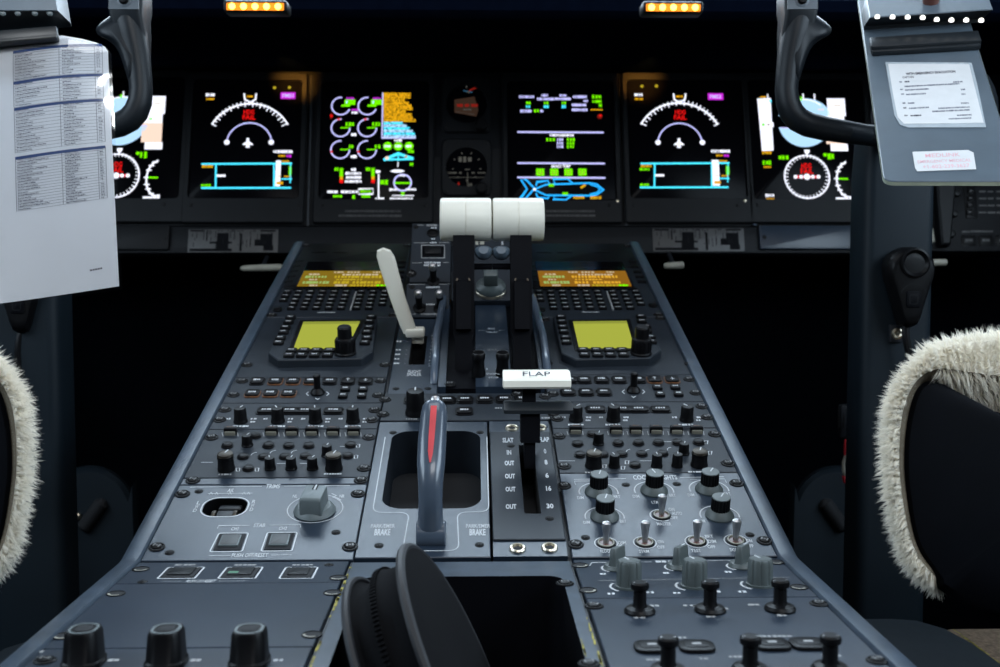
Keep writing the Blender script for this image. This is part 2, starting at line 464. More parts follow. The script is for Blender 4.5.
def button(w, d, h, txt=2, m='key', lm='legd', surround=None, slant=0.0):
    def f():
        b = MB()
        if surround: b.rp(0, 0, w*1.13, d*1.22, d*0.25, 0, h*0.35, M[surround], 0.0003)
        b.rp(0, 0, w, d, d*0.22, 0, h, M[m], min(0.0008, h*0.3))
        if txt:
            b.bars(0, 0, w*0.55, d*0.26, h+0.00015, M[lm], n=4)
        return b
    return cached(('button', w, d, h, txt, m, lm, surround), f)
# ================================================================ PEDESTAL
def depth_of(w): return (w-CAM).dot(cdir(0, 0, 1))
class Panel(Thing):
    def __init__(s, name, plane, u0, u1, v0, v1, label, cat='control panel', group=None, holes=None, hz=-0.03, hm=None, m='paint', thick=0.005, n=0.0, gap=0.0006, face='face_plate'):
        super().__init__(name, plane, (u0+u1)/2, (v0+v1)/2, label, cat, group, n)
        s.w = u1-u0; s.h = v1-v0; s.b = MB(); s.face = face
        g = gap
        outer = [(-s.w/2+g, -s.h/2+g), (s.w/2-g, -s.h/2+g), (s.w/2-g, s.h/2-g), (-s.w/2+g, s.h/2-g)]
        hs = holes(s) if holes else []
        s.b.plate(outer, hs, -thick, 0.0, M[m], hz=hz if hs else None, hm=M[hm] if hm else M['hole'])
    def done(s): return s.part(s.face, s.b)
    def sc(s, px, py):
        """metres per pixel across, and sine of the grazing angle, at a pixel"""
        u, v = s.pl.hit(px, py, s.n); w = s.pl.world(u, v, s.n)
        return depth_of(w)/F, abs((w-CAM).normalized().dot(s.pl.N))
    def kn(s, px, yt, yb, rp, style='plain', m='blk', rz=0.0, name='knob', label=None):
        k, g = s.sc(px, yb)
        r = rp*k; h = max(0.0015, ((yb-yt)-2*rp*g)*k/math.sqrt(1-g*g))
        r = round(r*5000)/5000; h = round(h*2500)/2500
        x, y = s.xy(px, yb-rp*g)
        return obj(name, knob(r, h, style, m), s.o, (x, y, 0), (0, 0, rz), label=label)
    def txt(s, t, px, py, hpx, m='leg', wpx=None, shear=0.0, rot=0.0, bold=0.012):
        k, g = s.sc(px, py); x, y = s.xy(px, py)
        s.b.text(t, x, y, hpx*1.2*k/g, 0.00025, M[m], w=wpx*k if wpx else None, shear=shear, rot=rot, bold=bold)
    def word(s, px, py, wpx, hpx, m='leg'):
        k, g = s.sc(px, py); x, y = s.xy(px, py)
        s.b.bars(x, y, wpx*k, hpx*k/g, 0.00025, M[m])
    def ln(s, pts, wpx=1.0, m='leg', closed=False, z=0.00022):
        k, g = s.sc(*pts[0]); s.b.line([s.xy(*p) for p in pts], wpx*k, z, M[m], closed)
    def ring(s, px, py, rp, a0, a1, wpx=1.2, m='leg'):
        k, g = s.sc(px, py); x, y = s.xy(px, py)
        s.b.arc(x, y, rp*k, wpx*k, a0, a1, 0.00022, M[m])
    def scr(s, pts, kind=dzus):
        for p in pts:
            x, y = s.xy(*p)
            obj('screw', kind(), s.o, (x, y, 0), (0, 0, rnd.uniform(-0.6, 0.6)))
    def btn(s, px, py, wpx, hpx, h=0.0025, surround=None, m='key', lm='legd', txt=2, name='button', rows=0):
        k, g = s.sc(px, py); w = round(wpx*k*2500)/2500; d = round(hpx*k/g*2500)/2500
        x, y = s.xy(px, py)
        return obj(name, button(w, d, h, txt, m, lm, surround), s.o, (x, y, 0))

# ---- carcass
VT = SLP.hit(461, 243)[1]                      # forward end of the sloped top
ped = Thing('pedestal', SLP, 0, 0, 'dark grey centre pedestal running forward between the two seats, raised rails along both edges', 'pedestal')
wl = lambda u, v, n=0.0: ped.o.matrix_world.inverted() @ SLP.world(u, v, n)
wa = lambda u, v, n=0.0: ped.o.matrix_world.inverted() @ AFT.world(u, v, n)
VA = -0.36
bpy.context.view_layer.update()
for sg, nm in ((-1, 'left'), (1, 'right')):
    b = MB()
    prof = [(UI, -0.02), (UI, 0.0005), (UI+0.001, 0.0022), (UO-0.005, 0.0022), (UO-0.0012, 0.0002), (UO, -0.005), (UO, -0.02)]
    st = []
    for (fn, v) in ((wl, VT+0.012), (wl, VT), (wl, 0.012), (wl, 0.003), (wa, -0.003), (wa, -0.012), (wa, VA)):
        dn = -0.014 if v > VT+0.005 else 0
        st.append([fn(sg*u, v, n+dn) for u, n in (prof if sg > 0 else prof[::-1])])
    b.loft(st, M['paint2'])
    ped.part('rail', b, label='grey edge rail along the %s side' % nm)
    b = MB()
    b.loft([[wl(sg*(UO-0.004-t), VT+0.01, -0.02), wl(sg*(UO-0.004-t), 0, -0.02), wa(sg*(UO-0.004-t), VA, -0.02),
             wa(sg*(UO-0.004-t), VA, -0.70), wl(sg*(UO-0.004-t), VT+0.01, -0.95)] for t in ((0, 0.012) if sg < 0 else (0.012, 0))], M['box'])
    ped.part('side_panel', b)
b = MB()   # dark tray under the panels
for (u0, u1) in ((-UI-0.003, UI+0.003),):
    b.loft([[wl(u0, VT+0.01, n), wl(u1, VT+0.01, n), wl(u1, 0.0, n), wl(u0, 0.0, n)] for n in (-0.05, -0.044)], M['hole'])
for (u0, u1) in ((-UI-0.003, UI+0.003), (-UC-0.0032, -UC+0.0032), (UC-0.0032, UC+0.0032)):
    if u1-u0 > 0.1: continue
    b.loft([[wl(u0, VT, n), wl(u1, VT, n), wl(u1, 0.0, n), wl(u0, 0.0, n)] for n in (-0.045, -0.0055)], M['frame'])
    b.loft([[wa(u0, 0, n), wa(u1, 0, n), wa(u1, VA, n), wa(u0, VA, n)] for n in (-0.045, -0.0055)], M['frame'])
b.loft([[wl(-UO+0.006, VT+0.008, n), wl(UO-0.006, VT+0.008, n), wl(UO-0.006, VT, n), wl(-UO+0.006, VT, n)] for n in (-0.09, -0.004)], M['frame'])
ped.part('mounting_frame', b)

vL = lambda py: SLP.hit(260, py)[1]
vR = lambda py: SLP.hit(660, py)[1]
vC = lambda py: SLP.hit(461, py)[1]
vLa = lambda py: AFT.hit(240, py)[1]
vRa = lambda py: AFT.hit(690, py)[1]

# ---- multifunction display keyboards (two alike)
VM1, VM0 = vR(243.5), vR(317)
UM = (0.0805+UI)/2
def mcdu(side):
    sg = 1 if side == 'right' else -1
    T = Panel('control_display_unit', SLP, sg*UM-0.0775, sg*UM+0.0775, VM0, VM1,
              'flight management keyboard unit with %s lit screen on the %s of the throttle levers' % (('amber', 'right') if sg > 0 else ('yellow', 'left')), 'keyboard unit',
              'flight management keyboards', thick=0.006, m='paintd')
    ref = lambda px, py: (SLP.hit(px, py)[0]-UM, SLP.hit(px, py)[1]-T.v0)      # measured on the right unit
    x0, y0 = ref(535.5, 288.5); x1, y1 = ref(631.5, 288.5)[0], ref(590, 264)[1]
    T.b.rp((x0+x1)/2, (y0+y1)/2+0.002, x1-x0+0.008, y1-y0+0.010, 0.004, -0.001, 0.0025, M['bezel'], 0.001)
    T.b.bars(-0.052, ref(590, 259)[1], 0.014, 0.002, 0.0003, M['legd'])
    T.b.bars(0.0, ref(590, 250)[1], 0.02, 0.002, 0.0003, M['legd'])
    for xx in (-0.05, -0.02, 0.032):
        T.b.rp(xx, ref(590, 252.5)[1], 0.022, 0.009, 0.002, 0, 0.0012, M['blk'], 0.0004)
    T.b.rp(0, (ref(590, 268)[1]+T.h/2-0.004)/2, 0.150, T.h/2-0.004-ref(590, 268)[1], 0.004, -0.001, 0.0008, M['bezel'], 0.0005)
    a, c = ref(588, 311.5); T.b.bars(-0.008, ref(588, 312.3)[1], 0.022, 0.0022, 0.0003, M['leg'])
    a0 = ref(606, 292.5); a1 = ref(614, 310.5); um = (a0[0]+a1[0])/2
    T.b.rp(um, (a0[1]+a1[1])/2, 0.0016, abs(a0[1]-a1[1]), 0.0006, 0, 0.0022, M['legd'], 0.0003)
    T.done()
    # screen
    dx_ = 0.0 if sg > 0 else 0.007
    s0 = ref(540, 287); s1 = (ref(631, 287)[0]+dx_, ref(585, 271.5)[1]-0.0075); s0 = (s0[0]+dx_, s0[1]-0.0075)
    sb = MB(); W, H = s1[0]-s0[0], s1[1]-s0[1]
    sb.rp((s0[0]+s1[0])/2, (s0[1]+y1)/2, W+0.003, y1-s0[1]+0.003, 0.002, 0.002, 0.0032, M['glass'], 0.0002)
    sb.quad(s0[0], s0[1], s1[0], s1[1], 0.0034, E['ora'] if sg > 0 else E['oll'])
    scr = T.part('screen', sb, label='lit %s text screen' % ('amber' if sg > 0 else 'yellow'))
    tb = MB()
    P = lambda fx, fy: (s0[0]+W*fx, s0[1]+H*fy)
    def row(fx, fy, fw, hh, key):
        x, y = P(fx, fy); tb.bars(x, y, W*fw, H*hh, 0.0036, E[key], n=max(3, int(fw*28)))
    k1, k2 = ('orl', 'gl') if sg > 0 else ('yl', 'gl')
    row(0.40, 0.90, 0.11, 0.10, 'pl'); row(0.57, 0.90, 0.15, 0.10, 'pl'); row(0.83, 0.90, 0.10, 0.09, 'pl')
    row(0.14, 0.76, 0.13, 0.10, 'pl'); row(0.65, 0.74, 0.40, 0.11, 'pl')
    row(0.17, 0.60, 0.25, 0.16, k2); row(0.50, 0.60, 0.26, 0.17, k1); row(0.76, 0.60, 0.28, 0.17, k1)
    row(0.15, 0.42, 0.10, 0.09, 'pl'); row(0.55, 0.42, 0.30, 0.09, k1)
    row(0.19, 0.24, 0.29, 0.17, k2); row(0.47, 0.24, 0.17, 0.17, k1); row(0.75, 0.24, 0.32, 0.17, k1)
    row(0.18, 0.06, 0.10, 0.10, 'pl'); row(0.48, 0.06, 0.14, 0.11, 'pl'); row(0.72, 0.06, 0.30, 0.12, 'yl'); row(0.92, 0.06, 0.12, 0.12, 'g')
    T.part('display_text', tb, parent=scr)
    # keys
    key = button(0.0100, 0.0088, 0.0030, 2, 'key', 'leg')
    cols = [(540.5, 3), (552, 5), (564, 5), (576, 5), (588, 5), (600, 5), (615, 5), (627, 5), (639, 4)]
    rows = (293, 297, 301, 305, 309)
    tilt = ref(605, 309)[0]-ref(598, 293)[0]
    for cx, n in cols:
        u = ref(cx, 300.5)[0]
        for r in rows[:n]:
            T.part('key', key, (u, ref(600, r)[1], 0))
    fk = button(0.0120, 0.0070, 0.0022, 0, 'key', 'leg')
    for i in range(8):
        T.part('function_key', fk, (-0.055+i*0.0155, ref(590, 289.6)[1], 0))
    lk = button(0.0110, 0.0090, 0.0026, 0, 'key', 'leg')
    for xx in (-0.0705, 0.0700):
        for py in (262.5, 267.5, 272.5, 277.5, 282.5):
            T.part('line_select_key', lk, (xx, ref(590, py)[1], 0))
    ck = cached(('corner_key',), lambda: MB().rp(0, 0, 0.010, 0.014, 0.0045, 0, 0.0025, M['blk'], 0.0008))
    for xx, py in ((0.0705, 306), (-0.068, 310)): T.part('corner_key', ck, (xx, ref(590, py)[1], 0))
    for xx, py in ((-0.072, 315.0), (0.072, 315.0), (-0.0725, 246), (0.0725, 246)):
        T.part('screw', dzus(), (xx, ref(590, py)[1], 0))
    return T
mcdu('left'); mcdu('right')

# ---- cursor control devices
def ccd(side):
    L = side == 'left'
    v0, v1 = (vL(377.5), vL(317.6)) if L else (vR(374.5), vR(317.3))
    u0, u1 = (-UI, -0.0795) if L else (0.0820, UI)
    T = Panel('cursor_control_panel', SLP, u0, u1, v0, v1, 'grey cursor panel with lime lit screen on the %s of the pedestal, behind the keyboard' % side, 'cursor panel', 'cursor control panels', m='paintd')
    T.scr([(247, 365), (385, 365)] if L else [(690, 364), (547, 363), (545, 319.5), (660, 318.5)])
    T.done()
    if L: out = [(289, 317.5), (377, 316.5), (373, 351), (361.5, 358.5), (278, 360), (268, 353)]
    else: out = [(553, 316.5), (643, 315.8), (661.5, 350), (650, 358), (575.5, 359.5), (561.5, 353)]
    ht = 0.009
    xy = lambda px, py: T.xy(px, py, ht)
    poly = rpoly([xy(*p) for p in out[::-1]], 0.0016, 2)
    if sum(poly[i-1][0]*p[1]-p[0]*poly[i-1][1] for i, p in enumerate(poly)) < 0: poly = poly[::-1]
    b = MB(); b.prism(poly, 0, ht, M['paintd'], 0.0010)
    if L: sq = [(293.5, 349.5), (347, 349.0), (360, 322.0), (303.5, 322.5)]
    else: sq = [(579, 349.0), (634.5, 348.6), (626.5, 321.6), (573, 322.2)]
    S = [xy(*p) for p in sq]
    gx = lambda k: [((p[0]-cx)*k+cx, (p[1]-cy)*k+cy) for p in S]
    cx = sum(p[0] for p in S)/4; cy = sum(p[1] for p in S)/4
    b.prism(rpoly(gx(1.16), 0.002), ht-0.001, ht+0.0006, M['blk'], 0.0003)
    body = T.part('housing', b)
    sb = MB(); sb.prism(S, ht, ht+0.0009, E['lime'])
    top = [S[3], S[2]]; sb.poly([(S[3][0]*.9+S[0][0]*.1, S[3][1]*.9+S[0][1]*.1), (S[2][0]*.9+S[1][0]*.1, S[2][1]*.9+S[1][1]*.1), S[2], S[3]], ht+0.0011, E['lime2'])
    T.part('screen', sb, parent=body, label='lime lit blank screen')
    bk = button(0.0105, 0.0155, 0.0030, 0, 'key')
    bk2 = button(0.0115, 0.0100, 0.0030, 2, 'key', 'leg')
    sb_ = [(289.5, 321), (284.5, 331), (279.5, 341.5), (370.5, 320.5), (368, 331), (366, 341.5)] if L else \
          [(561.5, 320.5), (563.5, 330.5), (566, 341), (641.5, 320), (646.5, 330), (651, 340.5)]
    for p in sb_:
        for dy in (-2.3, 2.3):
            x, y = xy(p[0]-(0.45*dy if L else -0.2*dy), p[1]+dy); T.part('rocker_button', bk2, (x, y, ht), parent=body)
    bb = [(291.5+i*12.7, 351.6) for i in range(4)]+[(289+i*12.8, 356.3) for i in range(4)] if L else [(583+i*13, 351.2) for i in range(4)]+[(584.5+i*13, 356) for i in range(4)]
    for p in bb:
        x, y = xy(*p); T.part('button', bk2, (x, y, ht), parent=body)
    k = knob(0.0104, 0.031, 'dual', 'blk', False)
    x, y = xy(345.5 if L else 641, 353.5); T.part('knob', k, (x, y, ht), parent=body, label='black stacked tuning knob')
ccd('left'); ccd('right')

# ---- display controller strips with the small joystick
def stick_mesh():
    def f():
        b = MB()
        b.lathe([(0.0068, 0), (0.0072, 0.0015), (0.0058, 0.0042), (0.0036, 0.0062), (0.0032, 0.016), (0.0037, 0.0175), (0.0036, 0.0195), (0.0026, 0.0206), (1e-5, 0.0208)], M['blk'], seg=20)
        return b
    return cached(('joystick',), f)
def strip_a(side):
    L = side == 'left'
    T = Panel('display_controller_panel', SLP, -UI if L else 0.0820, -0.0795 if L else UI, (vL(403.2) if L else vR(401.7)), (vL(377.5) if L else vR(374.5)),
              '%s strip of black push buttons around a small joystick, just behind the %s cursor panel' % (side, side), 'control panel', 'button strips with joystick', m='paintd')
    r1 = [(257.3, 0), (275.6, 1), (293, 1), (311, 1), (330, 0), (348, 2), (365.6, 3)] if L else [(570, 0), (584, 1), (601.6, 1), (619, 1), (638, 0), (654.4, 2), (672, 3)]
    y1 = 382 if L else 380.6
    for x, k in r1:
        T.btn(x, y1-(0 if L else (x-620)*0.006), 13.5, 5.6, 0.0028, 'amberkey' if (L and 262 < x < 325) or (not L and x > 650) else 'blk', lm='leg', txt=0 if k > 1 else 2)
        if k > 1:
            d = 1 if k == 2 else -1; X, Y = T.xy(x, y1)
            T.b.line([(X, Y-0.003*d), (X, Y+0.003*d)], 0.0007, 0.0031, M['leg']); T.b.line([(X-0.0018, Y+0.0008*d), (X, Y+0.0032*d), (X+0.0018, Y+0.0008*d)], 0.0007, 0.0031, M['leg'])
    for x in ((252.6, 270.6, 288.6) if L else (568, 586, 604)):
        T.btn(x, 394.2 if L else 393, 14, 5.8, 0.0028, 'amberkey' if L else 'blk', lm='leg')
    for p in ([(345.4, 390), (363, 390.3), (343, 396.8), (361.8, 396.8)] if L else [(657.4, 388.4), (675.2, 388.2), (660, 395.3), (678.4, 395)]):
        T.btn(p[0], p[1], 9.5, 4.2, 0.0030, None, lm='leg')
    px, py = (317.6, 393.5) if L else (633.5, 391.5)
    T.at('joystick', stick_mesh(), px, py)
    for s in (-1, 1):
        T.ln([(px+s*9, py-1.6), (px+s*11.3, py+0.4), (px+s*9, py+2.4)], 1.0)
    T.ln([(px-2.2, py+4.8), (px, py+6.2), (px+2.2, py+4.8)], 1.0)
    T.scr([(242, 381.2), (233.5, 395), (380.5, 381), (378, 395.5)] if L else [(689, 379.5), (695.5, 393), (555.5, 380), (553, 394)])
    T.done()
strip_a('left'); strip_a('right')
def strip_b(side):
    L = side == 'left'
    T = Panel('radio_tuning_panel', SLP, -UI if L else 0.0820, -0.0795 if L else UI, (vL(429.2) if L else vR(428.0)), (vL(403.2) if L else vR(401.7)),
              '%s strip of upright black knobs, between the joystick strip and the audio panel' % side, 'control panel', 'upright knob strips', m='paintd')
    T.txt('WEATHER', 233 if L else 560, 401.6 if False else 405.5, 0.1, m='paint') if False else None
    dy = 0 if L else -1.5
    for x in ((267, 290, 306, 333.6) if L else (595.6, 622, 639, 660.5)):
        T.btn(x, 411.6+dy, 18.5, 5.2, 0.0026, 'blk', lm='leg')
    for x, a in (((240.8, -.4), (278, .5), (315.6, .2), (353, 0)) if L else ((576, -.8), (613.4, .4), (686.6, .6))):
        T.kn(x, 404.6+dy, 424.2+dy, 6.5, 'plain', rz=a)
        T.word(x, 426.4+dy, 16, 1.8); T.word(x+13, 419+dy, 6, 1.6); T.word(x-12, 419+dy, 5, 1.6); T.word(x+12, 422+dy, 5, 1.5)
    T.scr([(225, 410), (219.8, 420), (374.5, 410.3), (372, 420.3)] if L else [(557, 419), (701.6, 406.7), (707, 417.5)])
    T.done()
strip_b('left'); strip_b('right')

# ---- audio control panels
def latch_mesh(w):
    def f():
        b = MB()
        b.rp(0, -w*0.20, w*0.86, w*0.36, w*0.05, 0, 0.0034, M['dull'], 0.0006)
        b.rp(0, 0.0008, w*1.06, w*0.55, w*0.10, 0.0, 0.0064, M['blk'], 0.0014)
        b.bars(0, 0.0008, w*0.5, w*0.14, 0.0066, M['amberkey'])
        return b
    return cached(('selector_button', w), f)
def audio(side):
    L = side == 'left'
    T = Panel('audio_control_panel', SLP, -UI if L else 0.0820, -0.0795 if L else UI, (vL(477.8) if L else vR(472.8)), (vL(429.2) if L else vR(428.0)),
              '%s audio panel crowded with rows of small black knobs and cream based buttons' % side, 'audio panel', 'audio panels', m='paintd')
    w = latch_mesh(0.0112)
    A = [230.6, 271.6, 292, 312, 333, 353.6] if L else [575.6, 616, 635.6, 656, 676.4, 696.4]
    ya = 433.6 if L else 432.2
    for x in A:
        X, Y = T.xy(x, ya); T.part('selector_button', w, (X, Y, 0))
        T.ln([(x-7.5, ya+3), (x-8.6, ya-1)], 0.8, 'legd'); T.ln([(x+7.5, ya+3), (x+7, ya-1)], 0.8, 'legd')
    rb = [(227.6, 444.4), (268.5, 444.4), (288.8, 444.6), (309, 444.4), (350.5, 443.8), (243.2, 455.4), (263.8, 455.6), (285, 455.4), (305.6, 455), (347.8, 454.6), (248.6, 467.4)] if L else \
         [(577.6, 442.6), (618, 442.2), (638.4, 441.8), (658.4, 441.6), (677.4, 441.4), (698.6, 441.2), (580, 453.6), (603, 453.4), (621.8, 453), (641.8, 452.8), (662.4, 452.4), (635, 464)]
    rb.append((255.5, 434.6) if L else (592.5, 433))
    for x, y in rb:
        T.kn(x, y-3.6, y+4.2, 5.4, 'round')
    tall = [(247.4, 432.6, 447.6), (327.2, 442.6, 458), (270.2, 455, 471), (291.4, 455, 471), (312.6, 455, 471)] if L else \
           [(598.4, 430.2, 446.2), (683.6, 440.6, 456), (614.2, 452, 468.8), (656.6, 452, 468.6), (677, 451.6, 468.2)]
    for x, a, c in tall: T.kn(x, a, c, 5.3, 'plain', rz=rnd.uniform(-.5, .5))
    for x, a, c in ([(226.4, 448.8, 473), (334, 449.5, 473)] if L else [(593.6, 447.6, 470), (699, 446.4, 469)]):
        T.kn(x, a, c, 8.2, 'cap', rz=-0.3)
    yy = [472.9, 475.3] if L else [470.8, 471]
    T.word(225.5 if L else 592, yy[0]+1.8, 14, 1.5, 'legd'); T.word(333 if L else 697, yy[0]+1.2, 18, 1.5)
    for x0, x1, y in (((201, 213, 462.5), (277, 286, 463.6), (300, 308, 463.6), (340, 346, 446.6)) if L else ((559, 575, 461), (640, 652, 461), (664, 672, 441.8), (588, 592, 453))):
        T.ln([(x0, y), (x1, y)], 0.8)
    for x, y in (((238, 469.8), (257, 469.8), (358, 446), (356, 457)) if L else ((604.5, 466.5), (623, 468), (627, 462.5), (706, 442.5), (710, 453))):
        T.ln([(x-1.8, y-1.6), (x+1.8, y-1.6), (x+1.4, y+1.6), (x-1.6, y+1.6)], 0.6, closed=True)
    for x, y in (((276, 453), (297, 453), (257, 455)) if L else ((632, 452), (651, 452), (673, 450))):
        T.ring(x, y, 5.6, 100, 190, 0.7)
    T.scr([(211.6, 437.6), (369, 437.6), (364, 468.4)] if L else [(559, 436.4), (714.6, 434.4), (564, 466.4), (728, 463.6)])
    T.done()
audio('left'); audio('right')
# ---- narrow filler above the trim panel
T = Panel('filler_strip', SLP, -UI, -0.0795, vL(484.6), vL(477.8), 'narrow blank grey strip between the left audio panel and the trim panel', 'blank panel')
T.scr([(193, 480.6), (361, 480.4)]); T.done()

# ---- trim panel
def trim_holes(s):
    c = s.xy(225, 507.2); a = s.xy(203.5, 507.2); e = s.xy(246.5, 507.2); t = s.xy(225, 498.4); o = s.xy(225, 516.2)
    return [rrect((a[0]+e[0])/2, (t[1]+o[1])/2, e[0]-a[0], t[1]-o[1], 0.0115, 8)]
T = Panel('trim_panel', SLP, -UI, -0.0795, vL(560.6), vL(484.6), 'grey trim panel with oval roll trim recess and one large grey yaw knob', 'trim panel', holes=trim_holes, hz=-0.022, hm='blk')
hole = trim_holes(T)[0]
T.b.line(inset(hole, -0.0012), 0.0012, 0.00022, M['leg'], closed=True)
T.ln([(190, 487.4), (262, 486.6)], 0.8); T.ln([(284, 486.4), (350, 485.6)], 0.8); T.txt('TRIMS', 273, 486.5, 3.4, wpx=14)
T.txt('AIL', 231, 490.6, 2.9, wpx=6.5); T.ln([(208, 493.8), (252.5, 493.3)], 0.8)
for x in (211, 216.5, 230, 244, 248.5): T.ln([(x-1.5, 494.6), (x, 492.4), (x+1.5, 494.6)], 0.7)
for t, pts in (('LWD', ((198.8, 503), (196.8, 507), (195, 510.6))), ('RWD', ((254, 501.8), (252.8, 505.6), (251.6, 509.6)))):
    for ch, p in zip(t, pts): T.txt(ch, p[0], p[1], 2.7, wpx=3.4)
T.txt('NL', 295, 496.4, 2.5, wpx=4.5); T.txt('NR', 342, 496.4, 2.5, wpx=5)
T.ring(315.2, 508.8, 27.5, 122, 418, 1.0)
T.ring(316, 509, 28.5, 36, 72, 1.0); T.ln([(331.5, 493.5), (336.5, 496), (332.5, 497.6)], 1.0)
T.ln([(217.5, 528.6), (218.5, 526), (250, 525.6)], 0.8); T.txt('STAB', 259.5, 525.6, 3.0, wpx=11.5); T.ln([(269, 525.4), (301, 525), (300.4, 527.6)], 0.8)
T.txt('CH1', 234.8, 529, 2.6, wpx=7); T.txt('CH2', 283, 528.6, 2.6, wpx=8)
T.ln([(209, 555.8), (231, 555.7)], 0.7); T.txt('PUSH OFF/RESET', 250, 555.4, 2.9, wpx=36); T.ln([(271, 555.3), (292, 555.1)], 0.7)
for q in ([(219, 533.4), (248.6, 533), (242.2, 551.6), (209.6, 552)], [(267.4, 532.8), (297.4, 532.4), (292, 551), (261, 551.4)]):
    P = [T.xy(*p) for p in q]; T.b.line(rpoly(P, 0.002), 0.0010, 0.00022, M['leg'], closed=True)
    X0 = (P[0][0]+P[3][0])/2; X1 = (P[1][0]+P[2][0])/2; cy = (P[0][1]+P[2][1])/2; w = X1-X0; h = abs(P[0][1]-P[3][1]); cx = (X0+X1)/2
    def f():
        b = MB(); b.rp(0, 0, w-0.003, h-0.0035, 0.0008, 0, 0.0006, M['hole'], 0.0002)
        b.rp(0, 0.0008, w-0.0085, h-0.011, 0.001, 0.0006, 0.0020, M['grey'], 0.0004); b.rp(0, 0.0008, w-0.0105, h-0.013, 0.0008, 0.0018, 0.0022, M['bface'], 0.0001)
        return b
    T.part('push_button', cached(('push_button', round(w, 4), round(h, 4)), f), (cx, cy, 0))
T.scr([(182.6, 494.2), (157, 547.4), (358, 494), (350, 547)]); T.scr([(199, 491.4), (169.6, 552.6), (336, 532.4)], sscrew)
b = MB(); hx = sum(p[0] for p in hole)/len(hole); hy = sum(p[1] for p in hole)/len(hole)
for sx in (-0.0085, 0.0085):
    b.lathe([(0.0001, -0.0016), (0.0088, -0.0016), (0.0092, -0.0008), (0.0092, 0.0008), (0.0088, 0.0016), (0.0001, 0.0016)], M['dmetal'], T=Matrix.Translation((hx+sx, hy-0.004, -0.011)) @ Matrix.Rotation(PI/2, 4, 'Y'), seg=20)
b.bbox((hx-0.0065, hy-0.010, -0.012), (hx+0.0065, hy+0.002, -0.004), M['frame'], 0.001)
b.bbox((hx-0.007, hy+0.004, -0.018), (hx+0.012, hy+0.012, -0.004), M['frame'], 0.002)
T.part('trim_wheel', b)
T.kn(314.5, 497.5, 525, 18.6, 'round', 'grey', name='knob_base', label='round grey base of the yaw knob') if False else None
b = MB(); x, y = T.xy(314.8, 511.5)
b.lathe([(0.0163, 0), (0.0168, 0.0012), (0.0150, 0.0042), (0.0128, 0.0058), (0.0001, 0.0060)], M['grey'], seg=36)
T2 = Matrix.Rotation(R(-6), 4, 'Z')
b.loft([[(X, Y, z) for X, Y in rrect(0, yo, w_, d_, 0.0018)] for z, w_, d_, yo in ((0.004, 0.0182, 0.024, -0.0015), (0.0165, 0.0176, 0.0235, -0.0015), (0.0182, 0.0162, 0.0222, -0.001), (0.0186, 0.0145, 0.0205, -0.0008))], M['grey'], T2)
b.rp(0.0, 0.0062, 0.0012, 0.008, 0.0004, 0.0184, 0.0188, M['leg'], 0.0001, T2); b.rp(0.0015, 0.0062, 0.0010, 0.008, 0.0004, 0.0184, 0.0188, M['hole'], 0.0001, T2); b.rp(-0.0015, 0.0062, 0.0010, 0.008, 0.0004, 0.0184, 0.0188, M['hole'], 0.0001, T2)
T.part('knob', b, (x, y, 0), label='large grey yaw trim knob')
T.done()

# ---- cockpit lights panel
T = Panel('lighting_panel', SLP, 0.0820, UI, vR(557), vR(472.8), 'right hand lighting panel with five grey dimmer knobs and five steel toggle switches', 'lighting panel')
T.txt('COCKPIT LIGHTS', 655, 477.6, 3.4, wpx=44, bold=0.02)
T.ln([(574, 479.6), (626, 478.8)], 0.9); T.ln([(680, 477.8), (724, 477)], 0.9); T.ln([(575.6, 485), (574.4, 481.4), (600, 480.9)], 0.7); T.ln([(690, 479.6), (724.5, 479), (726.5, 483)], 0.7)
def toggle(h=0.018, boot=True):
    def f():
        b = MB()
        b.lathe([(0.0076, 0.0), (0.0076, 0.0008), (0.0066, 0.0012), (0.0064, 0.0004)], M['blk'], seg=22)
        b.lathe([(0.0064, 0.0002), (0.0064, 0.0014), (0.0056, 0.0016), (0.0052, 0.0002)], M['cream'], seg=22)
        b.lathe([(0.0052, 0.0003), (0.0052, 0.0006), (0.0001, 0.0007)], M['brown'], seg=18)
        Tm = Matrix.Rotation(R(-6), 4, 'X')
        b.lathe([(0.0021, 0.0), (0.0022, h*0.2), (0.0030, h*0.62), (0.0037, h*0.84), (0.0034, h*0.94), (0.0020, h), (1e-5, h*1.01)], M['steel'], seg=16, T=Tm)
        return b
    return cached(('toggle_switch', h), f)
for x, yt, yb in ((598.5, 470, 500.5), (654, 468.4, 499), (709, 469, 497.6), (604.6, 493, 525.4), (719.6, 492, 524)):
    T.kn(x, yt, yb, 9.0, 'skirt', 'grey', rz=rnd.uniform(-.5, .5)) if False else None
    k, g = T.sc(x, yb); rs = 16.6
    X, Y = T.xy(x, yb-rs*g)
    obj('knob', knob(0.0076, 0.0172, 'skirt', 'grey2'), T.o, (X, Y, 0), (0, 0, rnd.uniform(-.8, .8)))
    cy = yb-rs*g
    T.ring(x, cy, 20.5, 20, 200, 1.2) if False else None
    T.ring(x, cy, 19.5, -12, 192, 1.3)
    T.txt('DIM' if yb < 510 else 'DIM', x-18, cy+5.6, 2.4, wpx=6.5); T.txt('BRT', x+18.5, cy+4.6, 2.4, wpx=6.5)
    if x > 600 and yb < 500 and x < 700: T.txt('LTR', x+1, cy+11.6, 2.2, wpx=7)
for x, yb in ((661.5, 515.4), (606, 543.4), (644.8, 542.6), (696.5, 541.6), (735.6, 540.8)):
    X, Y = T.xy(x, yb)
    T.part('toggle_switch', toggle(), (X, Y, 0)); T.ring(x, yb, 11.4, 0, 360, 1.0) if x != 661.5 else T.ring(x, yb, 11.4, 60, 300, 1.2)
